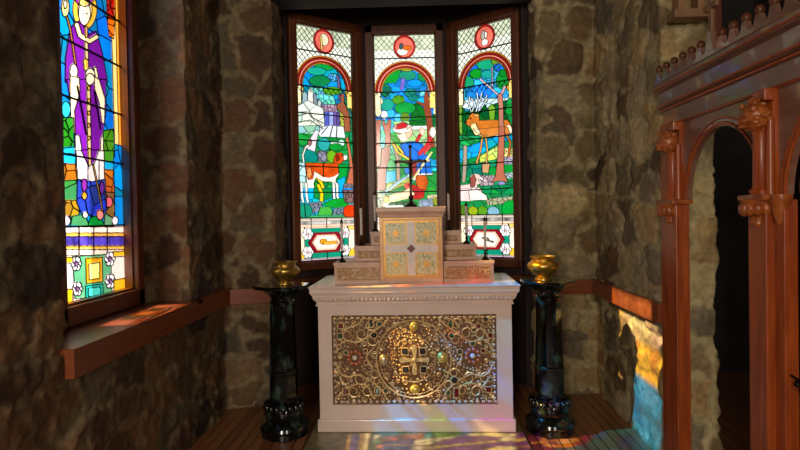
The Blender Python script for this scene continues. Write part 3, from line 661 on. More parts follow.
    a.poly([(0, 146), (92, 142), (92, 168), (0, 172)], (240, 190, 40)); a.poly([(0, 290), (92, 286), (92, 345), (0, 350)], (240, 190, 40)); a.poly([(274, 118), (330, 115), (330, 138), (274, 141)], (240, 196, 60)); a.poly([(276, 246), (330, 236), (330, 300), (276, 300)], (240, 190, 50))
    a.cut([(120, 5), (120, 136)], .6); a.cut([(186, 5), (186, 136)], .6); a.cut([(246, 5), (246, 130)], .6)
    a.metres()

W = {}
def make_window(idx, quad, w, h, P0, du, paint, vbars, ny, nx=230, nrm=None, lead_t=.004):
    """P0 = top corner of glass where u=0, du = unit vector of u, nrm = towards the room"""
    a = Art(quad, w, h, nx, ny, idx*50+3); paint(a); a.finish()
    root = empty('window_%d' % (idx+1), (P0.x, P0.y, 0)); struct(root)
    d = Vector((P0.x, P0.y, 0))
    def pt(U, V, off):
        return np.stack([(P0.x-d.x)+du.x*U*w+nrm.x*off, (P0.y-d.y)+du.y*U*w+nrm.y*off, P0.z-V*h+0*U], -1)
    g = grid_mesh('glass_pane', pt(a.U, a.V, 0).reshape(-1, 3), nx, ny, a.col.reshape(-1, 3), 'glass', False)
    g.parent = root
    # lead cames as raised strips on both faces
    mk = a.lead[:-1, :-1]
    J, I = np.nonzero(mk)
    cu = lambda i: i/(nx-1); cv = lambda j: j/(ny-1)
    vs = []; 
    for off in (lead_t, -lead_t):
        q = np.stack([pt(cu(I), cv(J), off), pt(cu(I+1), cv(J), off), pt(cu(I+1), cv(J+1), off), pt(cu(I), cv(J+1), off)], 1)
        if off < 0: q = q[:, ::-1]
        vs.append(q)
    pad = np.zeros((mk.shape[0]+2, mk.shape[1]+2), bool); pad[1:-1, 1:-1] = mk
    for dj, di, e in ((0, 1, ((1, 0), (1, 1))), (0, -1, ((0, 1), (0, 0))), (1, 0, ((1, 1), (0, 1))), (-1, 0, ((0, 0), (1, 0)))):
        nb = pad[1+dj:pad.shape[0]-1+dj, 1+di:pad.shape[1]-1+di]; j, i = np.nonzero(mk & ~nb)
        (a0, b0), (a1, b1) = e
        vs.append(np.stack([pt(cu(i+a0), cv(j+b0), lead_t), pt(cu(i+a1), cv(j+b1), lead_t), pt(cu(i+a1), cv(j+b1), -lead_t), pt(cu(i+a0), cv(j+b0), -lead_t)], 1))
    v = np.concatenate(vs).reshape(-1, 3); n = len(v)//4
    me = bpy.data.meshes.new('lead_came'); me.vertices.add(len(v)); me.vertices.foreach_set('co', v.astype(np.float32).ravel())
    me.loops.add(4*n); me.loops.foreach_set('vertex_index', np.arange(4*n, dtype=np.int32)); me.polygons.add(n)
    me.polygons.foreach_set('loop_start', np.arange(0, 4*n, 4, dtype=np.int32)); me.polygons.foreach_set('loop_total', np.full(n, 4, dtype=np.int32))
    me.update(calc_edges=True); me.materials.append(M['lead']); lo = bpy.data.objects.new('lead_came', me); C.objects.link(lo); lo.parent = root
    A = math.atan2(du.y, du.x)
    xf = Matrix.Rotation(A, 4, 'Z')      # local x along u, local y = left of it
    sgn = 1 if Vector((-du.y, du.x, 0)).dot(nrm) > 0 else -1
    for vb in vbars:
        z = P0.z-vb*h
        b = MB().box(-.01, w+.01, *(sorted((sgn*.006, sgn*.016))), z-.005, z+.005); b.build('saddle_bar', 'wire', root, xf=xf)
    return root, xf, sgn
def window_frame(root, xf, sgn, w, zt, zb, fwid=.075, dep=.07, m='frame', bot=None, inset=.012, sides=(1, 1)):
    b = MB(); bot = bot or fwid
    y0, y1 = sorted((-sgn*.03, sgn*dep)); i0, i1 = sorted((sgn*.004, sgn*(dep-.035)))
    if sides[0]: b.box(-fwid, 0, y0, y1, zb-bot, zt+fwid, .008)
    if sides[1]: b.box(w, w+fwid, y0, y1, zb-bot, zt+fwid, .008)
    b.box(-fwid, w+fwid, y0, y1, zt, zt+fwid, .008); b.box(-fwid, w+fwid, y0, y1, zb-bot, zb, .008)
    b.box(-.001, inset, i0, i1, zb, zt); b.box(w-inset, w+.001, i0, i1, zb, zt); b.box(0, w, i0, i1, zt-inset, zt); b.box(0, w, i0, i1, zb, zb+inset)
    b.build('window_frame', m, root, xf=xf)

# apse lights (three sides of an octagon-like bay)
Dd, cx, ww, gg, aa = 5.549, -.0904, .593, .111, .6446
ZT, ZB = 3.224, 1.10
VB = (.107, .257, .372, .486, .596, .706, .815)
hl = Vector((cx-ww/2-gg, Dd, 0)); dl = Vector((-math.cos(aa), -math.sin(aa), 0)); i1 = hl+dl*gg; o1 = i1+dl*ww
hr = Vector((cx+ww/2+gg, Dd, 0)); dr = Vector((math.cos(aa), -math.sin(aa), 0)); i2 = hr+dr*gg; o2 = i2+dr*ww
def vec(p, z): return Vector((p.x, p.y, z))
nl = Vector((math.sin(aa), -math.cos(aa), 0)); nr = Vector((-math.sin(aa), -math.cos(aa), 0))
H_ = ZT-ZB
r_, x_, s_ = make_window(1, [(293.2, 23.7), (352.5, 33.1), (355, 259.5), (300.7, 262.8)], ww, H_, vec(o1, ZT), -dl, paint1, VB, 830, nrm=nl); window_frame(r_, x_, s_, ww, ZT, ZB)
r_, x_, s_ = make_window(2, [(372.5, 35.8), (434.6, 35.1), (437.6, 258), (374.9, 258)], ww, H_, Vector((cx-ww/2, Dd, ZT)), Vector((1, 0, 0)), paint2, VB, 830, nrm=Vector((0, -1, 0))); window_frame(r_, x_, s_, ww, ZT, ZB)
r_, x_, s_ = make_window(3, [(456.9, 29.5), (514.7, 15.8), (517.5, 257), (461.3, 257.5)], ww, H_, vec(i2, ZT), dr, paint3, VB, 830, nrm=nr); window_frame(r_, x_, s_, ww, ZT, ZB)
# left light: from z 1.065 up past the top of the view
W0x, W0a, W0b, W0t, W0z = -1.85, 2.86, 3.60, 4.10, 1.065
hh = W0t-W0z
def ext(q):   # extend the seen quad (between the first lead line and the foot) upward to the real head
    return q
# image of the glass plane: near edge / far edge rows at z 2.464 and 1.065 -> extrapolate with the camera
def pixel(P):
    d = Vector(P)-Vector((0, 0, 1.5)); return (400+FPX*d.dot(rt)/d.dot(fw), 225-FPX*d.dot(up)/d.dot(fw))
q0 = [pixel((W0x, W0a, W0t)), pixel((W0x, W0b, W0t)), pixel((W0x, W0b, W0z)), pixel((W0x, W0a, W0z))]
vb0 = [(W0t-z)/hh for z in (3.62, 3.32, 3.0, 2.745, 2.464, 2.163, 1.855, 1.473)]
r_, x_, s_ = make_window(0, q0, W0b-W0a, hh, Vector((W0x, W0a, W0t)), Vector((0, 1, 0)), paint0, vb0, 1000, nrm=Vector((1, 0, 0)))
window_frame(r_, x_, s_, W0b-W0a, W0t, W0z, .08, .09, bot=.10, inset=.012)

# stone infill closing the opening round the left light
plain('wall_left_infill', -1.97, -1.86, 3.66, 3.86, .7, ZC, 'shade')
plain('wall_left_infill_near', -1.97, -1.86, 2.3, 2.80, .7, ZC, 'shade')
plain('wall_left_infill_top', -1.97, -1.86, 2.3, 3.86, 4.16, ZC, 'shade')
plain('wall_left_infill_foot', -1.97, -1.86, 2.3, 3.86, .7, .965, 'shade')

# wall round the bay lights: dark boarding above, below and between
def seg_panel(name, a, b, z0, z1, m, back=.10, front=.0):
    t = (b-a).normalized(); n = Vector((-t.y, t.x, 0))
    if n.y < 0: n = -n
    bb = MB(); p = [a-n*front, b-n*front, b+n*back, a+n*back]
    bb.prism([(q.x, q.y) for q in p], 'z', z0, z1); return struct(bb.build(name, m))
e1 = o1+dl*.14; e2 = o2+dr*.14
k = 0
for a_, b_ in ((e1, hl), (hl, hr), (hr, e2)):
    seg_panel('wall_apse_head', a_, b_, ZT+.07, ZC, 'darkwood', .12, .02)
    seg_panel('wall_apse_foot', a_, b_, 0, ZB-.07, 'darkwood', .12, .02)
for q, t in ((hl, None), (hr, None)):
    b = MB(); b.lathe([(.085, ZB-.08), (.085, ZT+.08)], 8, (q.x, q.y+.02, 0), rot=PI/8); struct(b.build('trim_7', 'darkwood'))
for q, s1 in ((e1, -1), (e2, 1)):
    b = MB(); b.box(q.x-.07, q.x+.07, q.y-.03, q.y+.15, 0, ZC); struct(b.build('trim_8', 'darkwood'))
for t_, hx in ((dl, hl), (dr, hr)):    # stiles beside the casings
    pass
# lintel across the mouth of the bay
struct(MB().box(-1.24, 1.12, 4.58, 4.86, 3.24, 3.5, .01).build('trim_9', 'darkwood'))
struct(MB().box(-1.5, 1.46, 4.62, 4.9, 3.5, ZC).build('wall_apse_arch', 'darkwood'))
# window board under the apse lights
bb = MB(); off = .10
pl = [e1+nl*off+Vector((-.05, -.2, 0)), hl+Vector((0, -off, 0)), hr+Vector((0, -off, 0)), e2+nr*off+Vector((.05, -.2, 0)), e2+Vector((.05, .06, 0)), hr+Vector((0, .05, 0)), hl+Vector((0, .05, 0)), e1+Vector((-.05, .06, 0))]
bb.prism([(p.x, p.y) for p in pl], 'z', ZL-.03, ZL+.01); struct(bb.build('trim_5', 'frame'))

# ledge under the left window and chair rails
b = MB(); b.prism([(-1.46, 2.398), (-1.46, 3.86), (-1.88, 3.86), (-1.88, 2.398)], 'z', ZL-.025, ZL)
b.box(-1.505, -1.462, 2.40, 4.47, ZL-.128, ZL-.024, .004); b.box(-1.52, -1.46, 3.8, 4.5, ZL-.025, ZL)
struct(b.build('trim_1', 'rail'))
def rail(name, p, q, th=.045, m='rail'):
    a = Vector((p[0], p[1], 0)); c = Vector((q[0], q[1], 0)); t = (c-a).normalized(); n = Vector((t.y, -t.x, 0))
    bb = MB(); w_ = [a, c, c+n*th, a+n*th]; bb.prism([(v.x, v.y) for v in w_], 'z', ZL-.128, ZL-.012)
    struct(bb.build(name, m))
rail('trim_2', (-1.50, 4.49), (-1.09, 4.60)); rail('trim_3', (.95, 4.77), (1.45, 4.80)); rail('trim_4', (1.46, 4.79), (1.46, 3.47))

# ------------------------------------------------------------------ altar
AO = Vector((-.0307, 3.91, 0)); AR = -.02
def alt(x, y, z=0):
    return (AO.x+x*math.cos(AR)-y*math.sin(AR), AO.y+x*math.sin(AR)+y*math.cos(AR), z)
altar = empty('altar', alt(0, 0, .0), AR, 'cream marble altar with carved mensa and jewelled gilt front panel', 'altar')
SZ = .03
px0, px1, pz0, pz1 = -.565, .553, .214, .826
b = MB(); b.box(-.655, .655, .032, .70, SZ, .90)
b.box(-.655, px0, 0, .04, SZ, .90); b.box(px1, .655, 0, .04, SZ, .90); b.box(px0, px1, 0, .04, SZ, pz0); b.box(px0, px1, 0, .04, pz1, .90)
b.build('body', 'marble', altar)
MB().box(-.672, .672, -.018, .715, SZ, .118, .008).build('plinth', 'marble', altar)
def ring_rect(prof, hx0, hx1, y0, y1, bm):
    """moulding swept round front and sides; prof = list of (outward, z)"""
    rows = []
    for o, z in prof:
        rows.append([bm.verts.new((hx0-o, y1, z)), bm.verts.new((hx0-o, y0-o, z)), bm.verts.new((hx1+o, y0-o, z)), bm.verts.new((hx1+o, y1, z))])
    for r1, r2 in zip(rows, rows[1:]):
        for k in range(3): bm.faces.new((r1[k], r1[k+1], r2[k+1], r2[k]))
        bm.faces.new((r1[3], r1[0], r2[0], r2[3]))
    bm.faces.new(rows[0]); bm.faces.new(rows[-1][::-1])
b = MB()
prof = [(.0, .893), (.012, .893), (.012, .903), (.005, .906), (.008, .922), (.022, .935), (.030, .955), (.030, .968), (.038, .970), (.040, .978), (.046, .984), (.046, 1.012), (.052, 1.018), (.053, 1.026), (.048, 1.03)]
ring_rect(prof, -.657, .657, -.0, .72, b.bm); b.build('mensa', 'marble', altar)
b = MB()
n = 44
for k in range(n):
    x = -.66+1.32*(k+.5)/n
    b.ball((x, -.026, .940), .0130, 2, (.8, .9, 1.2)); b.tube([(x-.0145, -.017, .956), (x-.013, -.024, .938), (x, -.026, .924), (x+.013, -.024, .938), (x+.0145, -.017, .956)], .0022, 5)
b.build('leaf_moulding', 'marble', altar, smooth=True)
# jewelled antependium
def AP(px, py): return (px0+(px-331)/167*(px1-px0), pz1-(py-316)/88*(pz1-pz0))
k_ = (px1-px0)/167
ante = MB().box(px0, px1, .026, .0325, pz0, pz1).build('antependium', 'goldback', altar)
occ = []
def blocked(x, y, r): return any((x-a)**2+(y-c)**2 < (r+q)**2 for a, c, q in occ)
def P3(px, py, y=.018): q = AP(px, py); return (q[0], y, q[1])
Yd = lambda px, py: .022-(.018*max(0, 1-((px-414)**2+(py-360)**2)/38**2))   # the central disc swells forward
# backing disc
b = MB(); cxm, czm = AP(414, 360)
T = Matrix.Rotation(PI/2, 3, 'X')
b.lathe([(38*k_, 0), (37*k_, .004), (28*k_, .011), (15*k_, .018), (.001, .020)], 48, (cxm, .0265, czm), tilt=T); b.build('disc', 'goldback', ante, smooth=True)
scr = MB()
def arc(cx_, cy_, r, a0, a1, rr, n=16, spiral=1.0):
    pts = []
    for i in range(n+1):
        t = i/n; a = a0+(a1-a0)*t; q = r*(1+(spiral-1)*t)
        x, y = cx_+q*math.cos(a), cy_+q*math.sin(a); p = P3(x, y, Yd(x, y)); pts.append(p)
    scr.tube(pts, rr, 5)
def curve(pts, rr):
    out = []; n = len(pts)
    for i in range(n-1):
        p0, p1, p2, p3 = pts[max(i-1, 0)], pts[i], pts[i+1], pts[min(i+2, n-1)]
        for s in range(6):
            t = s/6; f = lambda a, b_, c, d: .5*((2*b_)+(-a+c)*t+(2*a-5*b_+4*c-d)*t*t+(-a+3*b_-3*c+d)*t**3)
            x, y = f(p0[0], p1[0], p2[0], p3[0]), f(p0[1], p1[1], p2[1], p3[1]); out.append(P3(x, y, Yd(x, y)-.004))
    out.append(P3(*pts[-1], .016)); scr.tube(out, rr, 6)
arc(414, 360, 38, 0, 2*PI, .006, 64); arc(414, 360, 34.5, 0, 2*PI, .0025, 64); arc(414, 360, 22, 0, 2*PI, .003, 48)
for mx in (1, -1):
    F = lambda x: x if mx == 1 else 829-x
    for L_ in ([(335, 353), (339, 345), (346, 341), (356, 343), (364, 340)], [(335, 365), (339, 373), (346, 377), (356, 375), (364, 378)],
               [(338, 341), (346, 330), (358, 325), (364, 318)], [(338, 377), (346, 387), (356, 384), (366, 386), (372, 398)], [(364, 340), (374, 332), (383, 326), (390, 319)],
               [(364, 378), (374, 384), (382, 392), (386, 400)], [(368, 330), (374, 322), (384, 320)], [(336, 396), (346, 388), (352, 386)], [(372, 350), (366, 358), (372, 368)]):
        curve([(F(x), y) for x, y in L_], .0058)
    for x, y, r in ((347, 336, 6), (361, 335, 6), (343, 379, 6), (359, 379, 6.5), (371, 326, 6), (341, 326, 5), (352, 392, 6), (366, 391, 5.5), (372, 341, 6), (380, 386, 5), (374, 374, 5)):
        arc(F(x), y, r, 0, 2.2*PI if mx == 1 else -2.2*PI, .0046, 20, .5); occ.append((F(x), y, r-1.2))
def gem(px, py, kind, m, rx, ry):
    q = AP(px, py); y = Yd(px, py); b = MB()
    if kind == 'box':
        b.box(q[0]-rx*k_, q[0]+rx*k_, y-.018, y-.002, q[1]-ry*k_, q[1]+ry*k_, .003); g = b.build('gem', m, ante)
        c = MB(); w1 = (rx+1)*k_; h1 = (ry+1)*k_; p = [(q[0]-w1, y-.012, q[1]-h1), (q[0]+w1, y-.012, q[1]-h1), (q[0]+w1, y-.012, q[1]+h1), (q[0]-w1, y-.012, q[1]+h1)]
        for i in range(4): c.tube([p[i], p[(i+1) % 4]], .0036, 6)
    else:
        b.ball((q[0], y-.008, q[1]), rx*k_, 2, (1, .8, ry/rx)); g = b.build('gem', m, ante, smooth=True)
        c = MB(); c.tube([(q[0]+(rx+.9)*k_*math.cos(t*PI/8), y-.008, q[1]+(ry+.9)*k_*math.sin(t*PI/8)) for t in range(16)], .0036, 6, True)
    c.bm.transform(Matrix.Identity(4)); s_bm = c.bm
    me = bpy.data.meshes.new('tmp'); s_bm.to_mesh(me); s_bm.free(); scr.bm.from_mesh(me); bpy.data.meshes.remove(me)
    occ.append((px, py, max(rx, ry)+1.2)); return g
for x, y in ((405.5, 351.5), (423.5, 351.5), (406, 369.5), (424, 369.5)): gem(x, y, 'box', 'gemblack', 2.4, 2.4)
for x, y, kd, mm, rx, ry in ((340, 326.5, 'box', 'gemred', 2, 2), (339.5, 336.5, 'box', 'gemgreen', 1.8, 2), (371.5, 324, 'box', 'gemblack', 1.4, 3.2), (380, 325, 'o', 'gemgreen', 2, 2), (374, 336, 'o', 'gemblack', 2.6, 2.6),
        (376.5, 391, 'box', 'gemgreen', 1.6, 3.4), (344, 391, 'box', 'gemred', 2, 2.4), (365, 351.5, 'box', 'gemred', 1, 1.2), (365.5, 363, 'box', 'gemred', 1, 1.2), (345, 353, 'o', 'gemgreen', 1.5, 1.5),
        (452, 326, 'o', 'gemgreen', 1.7, 3.6), (480, 328, 'o', 'gemred', 2, 2), (487.5, 321.5, 'o', 'gemblack', 1.8, 1.8), (453, 337, 'o', 'gemgreen', 2, 2.4), (474, 345, 'o', 'gemgreen', 2, 1.6), (461, 353, 'o', 'gemblack', 1.8, 2), (484.5, 352, 'box', 'gemred', 1.2, 1.2),
        (455, 381, 'o', 'gemblack', 3.2, 3), (457, 393, 'box', 'gemred', 1.7, 4), (448.5, 393, 'o', 'gemgreen', 1.8, 1.8), (489, 390, 'box', 'gemred', 2, 2), (491, 380, 'o', 'gemgreen', 1.6, 1.6), (492, 337, 'box', 'gemred', 1.5, 1.8), (338, 347, 'o', 'gemred', 1.4, 1.4), (385, 391, 'o', 'gemgreen', 1.8, 1.8)):
    gem(x, y, kd, mm, rx, ry)
for x, y, rx, ry in ((415, 327.5, 4.6, 5), (415, 389, 5.2, 4.6), (383.5, 360, 4.8, 6.5), (443, 358, 5, 6.2)):
    q = AP(x, y); bq = MB(); yy = Yd(x, y); bq.ball((q[0], yy-.006, q[1]), rx*k_, 3, (1, .9, ry/rx)); bq.build('boss', 'boss' if x > 400 else 'silver', ante, smooth=True); occ.append((x, y, 5.5))
# cross at the centre of the disc
b = MB(); q = AP(415, 360)
for a in range(4):
    R = Matrix.Rotation(a*PI/2, 4, 'Y'); n0 = len(b.bm.verts)
    p = [(-.009, .01), (.009, .01), (.019, .092), (.0, .104), (-.019, .092)]
    vs = []
    for yy in (-.016, -.004):
        for x, z in p: vs.append(b.bm.verts.new(R @ Vector((x, yy, z))))
    for i in range(5): b.bm.faces.new((vs[i], vs[(i+1) % 5], vs[5+(i+1) % 5], vs[5+i]))
    b.bm.faces.new(vs[:5]); b.bm.faces.new(vs[5:][::-1])
b.ball((0, -.014, 0), .018, 2); b.build('cross', 'palegold', ante, xf=Matrix.Translation((q[0], .012, q[1])))
occ += [(415, y, 3) for y in (346, 352, 360, 368, 374)]+[(x, 360, 3) for x in (401, 407, 422, 428)]
for rx_, ry_ in ((354, 358), (474, 357)):
    b = MB(); q = AP(rx_, ry_)
    for k in range(9):
        a = 2*PI*k/9; b.ball((q[0]+.044*math.cos(a), .016, q[1]+.044*math.sin(a)), .0165, 2, (1, .8, 1))
    b.build('rosette', 'copper', ante, smooth=True); MB().ball((q[0], .014, q[1]), .019, 2).build('pearl', 'pearl', ante, smooth=True); occ.append((rx_, ry_, 10.5))
for x, y in ((348, 358), (360, 358), (338.5, 359), (373, 359), (474, 371), (491, 358), (356, 371), (361, 345), (466, 370), (363, 371)):
    pass
beads = MB(); pearls = MB(); curl = []
rnd = random.Random(5)
for _ in range(5200):
    x = rnd.uniform(333, 496); y = rnd.uniform(318, 402); disc = (x-414)**2+(y-360)**2 < 36**2
    r = rnd.choice((4.2, 3.4, 2.6, 2.0, 1.5, 1.2)) if _ < 900 else rnd.choice((1.6, 1.2, .9))
    if blocked(x, y, r): continue
    occ.append((x, y, r)); q = AP(x, y); yy = Yd(x, y)
    if r > 2.5:
        s0 = rnd.uniform(0, 6.28); arc(x, y, r*.92, s0, s0+rnd.choice((-1, 1))*3.4*PI, .0036, 22, .25)
    elif r > 1.8: 
        arc(x, y, r*.8, 0, 2*PI, .0028, 10); beads.ball((q[0], yy-.004, q[1]), .7*k_, 1)
    else:
        (pearls if rnd.random() < .16 else beads).ball((q[0], yy-.001, q[1]), r*k_*.95, 1)
for i in range(28):
    x = 334+i*6.0; q = AP(x, 401.5); pearls.box(q[0]-.011, q[0]+.011, .006, .024, q[1]-.007, q[1]+.007, .004); q = AP(x, 319); beads.box(q[0]-.011, q[0]+.011, .006, .024, q[1]-.006, q[1]+.006, .003)
for i in range(14):
    for x in (333.6, 495.4): q = AP(x, 323+i*5.8); pearls.ball((q[0], .015, q[1]), .0095, 1)
scr.build('scrollwork', 'gold', ante, smooth=True); tag(beads.build('beading', 'gold', ante, smooth=True), kind='stuff'); tag(pearls.build('pearl_beading', 'pearl', ante, smooth=True), kind='stuff')
# predella slab
tag(MB().box(-.745, .69, 2.85, 4.68, 0, SZ, .006).build('altar_step', 'slab'), 'low mottled green and gold stone step under and in front of the marble altar', 'step')

# retable of three tiers
ret = empty('retable', alt(0, .14, 1.03), AR, 'three-tiered marble gradine with inlaid bands, standing on the altar mensa', 'retable')
for (x0, x1, y, z0, z1) in ((-.56, .555, 0, 0, .145), (-.43, .447, .14, .145, .254), (-.325, .35, .28, .254, .352)):
    t = MB()
    for xa, xb, ya in ((x0, -.237, y), (.209, x1, y), (-.237, .209, .335)):
        t.box(xa, xb, ya, .50, z0, z1-.018); t.box(xa-(.006 if xa == x0 else 0), xb+(.006 if xb == x1 else 0), ya-(.006 if ya == y else 0), .5, z1-.018, z1)
    t = t.build('tier', 'tabmarble', ret)
    hz = (z1-z0)
    MB().box(x0+.02, -.24, y-.004, y+.004, z0+.02, z1-.036).build('inlay_band', 'mosaic2', t); MB().box(.212, x1-.02, y-.004, y+.004, z0+.02, z1-.036).build('inlay_band', 'mosaic2', t)
    zc = (z0+z1)/2-.008
    for xa, xb in ((x0+.022, -.242), (.214, x1-.022)):
        g = MB(); n = max(2, int((xb-xa)/.036))
        for k in range(n):
            xx = xa+(xb-xa)*(k+.5)/n
            g.tube([(xx+.009*math.cos(q*PI/4), y-.006, zc+.018*math.sin(q*PI/4)) for q in range(8)], .0018, 4, True)
        for zz in (z0+.024, z1-.04): g.tube([(xa, y-.005, zz), (xb, y-.005, zz)], .002, 4)
        g.build('gilt_tracery', 'goldinlay', t)
# tabernacle
tb = empty('tabernacle', alt(-.014, .10, 1.03), AR, 'square rose marble tabernacle with mosaic door bearing a white cross', 'tabernacle')
MB().box(-.219, .219, 0, .36, 0, .466, .003).build('body', 'tabmarble', tb)
b = MB(); pr = [(0, .455), (.004, .458), (.006, .475), (.014, .488), (.018, .495), (.020, .500), (.020, .518), (.024, .520), (.024, .528)]
ring_rect(pr, -.219, .219, 0, .36, b.bm); b.build('cornice', 'tabmarble', tb)
door = MB().box(-.192, .192, -.008, .0, .045, .435).build('door', 'goldinlay', tb)
for sx in (-1, 1):
    for sz in (-1, 1):
        x0, x1 = sorted((sx*.036, sx*.176)); z0, z1 = sorted((.24+sz*.036, .24+sz*.178))
        p = MB().box(x0, x1, -.011, -.006, z0, z1).build('mosaic_panel', 'mosaic', door)
        xc, zc = (x0+x1)/2, (z0+z1)/2; f = MB()
        pts = []
        for k in range(16):
            a = k*PI/8; r = .040 if k % 4 == 0 else (.024 if k % 2 == 0 else .017)
            pts.append((xc+r*math.cos(a), zc+r*math.sin(a)))
        f.prism(pts, 'y', -.015, -.010); f.build('star', 'goldinlay', door)
c = MB(); c.box(-.028, .028, -.013, -.006, .055, .425); c.box(-.182, -.028, -.013, -.006, .212, .268); c.box(.028, .182, -.013, -.006, .212, .268); c.build('cross', 'whitemarble', door)
MB().prism([(-.03, .24), (0, .27), (.03, .24), (0, .21)], 'y', -.018, -.012).build('centre_stone', 'redmarble', door)
e = MB()
for x in (-.205, .205):
    e.box(x-.004, x+.004, -.004, .002, .03, .452)
e.box(-.205, .205, -.004, .002, .444, .452); e.box(-.205, .205, -.004, .002, .03, .036); e.build('gilt_border', 'goldinlay', tb)

# crucifix
cr = empty('crucifix', alt(-.014, .26, 1.559), AR, 'dark bronze crucifix standing on top of the tabernacle', 'crucifix')
MB().lathe([(.045, 0), (.045, .008), (.034, .018), (.016, .03), (.011, .05), (.018, .062), (.019, .072), (.010, .084), (.008, .1)], 16).build('base', 'bronze', cr, smooth=True)
MB().box(-.009, .009, -.006, .006, .09, .43, .002).build('upright', 'bronze', cr)
MB().box(-.1, .1, -.0065, .0065, .318, .337, .002).build('crossbar', 'bronze', cr)
for c_ in ((0, 0, .435), (-.105, 0, .3275), (.105, 0, .3275)): MB().ball(c_, .0135, 2).build('finial', 'bronze', cr, smooth=True)
# corpus: one small figure, slim and simple
b = MB(); b.tube([(-.082, -.012, .338), (-.045, -.014, .322), (-.012, -.016, .312)], [.004, .005, .007], 6); b.tube([(.082, -.012, .338), (.045, -.014, .322), (.012, -.016, .312)], [.004, .005, .007], 6)
b.tube([(0, -.016, .318), (0, -.018, .29), (.002, -.018, .262), (0, -.018, .22), (.003, -.018, .17)], [.012, .014, .012, .010, .006], 8); b.ball((.003, -.02, .338), .012, 2, (.9, 1, 1.15)); b.build('corpus', 'bronze', cr, smooth=True)

# candlesticks
def candlestick(H):
    r = empty('candlestick', (0, 0, 0))
    MB().lathe([(.026, 0), (.028, .004), (.022, .012), (.010, .024), (.007, .036), (.012, .044), (.007, .052), (.007, .066), (.014, .070), (.015, .076), (.010, .078)], 16).build('base', 'bronze', r, smooth=True)
    MB().lathe([(.0095, .074), (.0095, H-.03), (.008, H-.028)], 14).build('candle', 'candle', r, smooth=True)
    MB().lathe([(.0115, H-.034), (.0125, H-.026), (.008, H-.014), (.003, H-.008), (.002, H)], 12).build('candle_follower', 'bronze', r, smooth=True)
    return r
c0 = candlestick(.31)
cs = [(-.512, .20, 1.175, 'lowest candlestick left of the tabernacle, on the outer end of the bottom tier'), (-.388, .345, 1.284, 'middle candlestick left of the tabernacle, on the second tier'), (-.298, .49, 1.382, 'topmost candlestick left of the tabernacle, on the top tier'),
      (.262, .49, 1.382, 'topmost candlestick right of the tabernacle, on the top tier'), (.385, .345, 1.284, 'middle candlestick right of the tabernacle, on the second tier'), (.505, .20, 1.175, 'lowest candlestick right of the tabernacle, on the outer end of the bottom tier')]
for i, (x, y, z, lb) in enumerate(cs):
    o = c0 if i == 0 else copy_tree(c0)
    o.location = alt(x, y, z); tag(o, lb, 'candlestick', 'candlesticks on the retable tiers')

# ------------------------------------------------------------------ pedestals and bowls
def pedestal():
    r = empty('pedestal', (0, 0, 0))
    MB().lathe([(.158, 0), (.166, .006), (.166, .04), (.158, .046)], 10).lathe([(.165, .045), (.172, .06), (.165, .08), (.135, .095), (.12, .11)], 32).build('base', 'greenmarble', r, smooth=True)
    q = MB(); q.lathe([(.12, .105), (.135, .13), (.142, .165), (.138, .20), (.118, .222), (.105, .232)], 32)
    q.build('bulb', 'greenmarble', r, smooth=True)
    q = MB()
    for k in range(18):
        a = k*2*PI/18; q.ball((.128*math.cos(a), .128*math.sin(a), .205), .021, 2, (1, 1, 1.5))
    q.build('leaf_carving', 'greenmarble', r, smooth=True)
    q = MB(); q.lathe([(.108, .228), (.112, .24), (.100, .252), (.098, .27), (.096, .42), (.101, .43), (.101, .445), (.094, .455), (.083, .90), (.079, .905)], 8, rot=PI/8); q.build('shaft', 'greenmarble', r)
    q = MB(); q.lathe([(.078, .90), (.088, .91), (.088, .925), (.078, .935), (.08, .955), (.11, .985), (.14, 1.005), (.15, 1.012)], 24); q.build('neck', 'greenmarble', r, smooth=True)
    q = MB(); q.lathe([(.175, 1.008), (.192, 1.016), (.195, 1.03), (.190, 1.038)], 8, rot=PI/8); q.build('top_slab', 'greenmarble', r)
    return r
def bowl():
    r = empty('brass_bowl', (0, 0, 0))
    MB().lathe([(.058, 0), (.062, .004), (.060, .012), (.046, .018), (.05, .03), (.088, .062), (.106, .088), (.108, .104), (.098, .120), (.076, .134), (.074, .142), (.084, .156), (.090, .165), (.086, .167), (.078, .158), (.068, .143), (.07, .132), (.09, .118), (.098, .10), (.08, .064), (.03, .03), (.001, .026)], 36).build('body', 'brass', r, smooth=True)
    g = MB()
    for z, rr in ((.096, .1085), (.128, .0865)): g.tube([(rr*math.cos(k*PI/16), rr*math.sin(k*PI/16), z) for k in range(32)], .0022, 5, True)
    g.build('rim_bands', 'brass', r, smooth=True)
    return r
p1 = pedestal(); p2 = copy_tree(p1); b1 = bowl(); b2 = copy_tree(b1)
p1.location = (-.942, 3.97, 0); tag(p1, 'green-veined black marble pedestal left of the altar', 'pedestal', 'marble pedestals flanking the altar')
p2.location = (.893, 4.0, 0); tag(p2, 'black marble pedestal right of the altar', 'pedestal', 'marble pedestals flanking the altar')
b1.location = (-.915, 3.97, 1.038); b1.scale = (.93, .93, .96); tag(b1, 'polished brass bowl on the pedestal left of the altar', 'bowl', 'brass bowls on pedestals')
b2.location = (.86, 4.0, 1.038); b2.scale = (.98, .98, 1.0); tag(b2, 'polished brass bowl on the pedestal right of the altar', 'bowl', 'brass bowls on pedestals')
b2.rotation_euler = (0, 0, .6)

# ------------------------------------------------------------------ carved wooden screen on the right
sc = empty('carved_screen', (1.47, 2.3, 0), 0, 'reddish carved wooden screen with round arches, lion corbels and crested cornice', 'screen')
SX = -1.47; SY = -2.3
xf = Matrix.Translation((SX, SY, 0))
Y0, Y1 = 3.45, .95
arches = [(2.84, .335), (1.975, .355), (1.10, .335)]
ZI, = (1.555,)
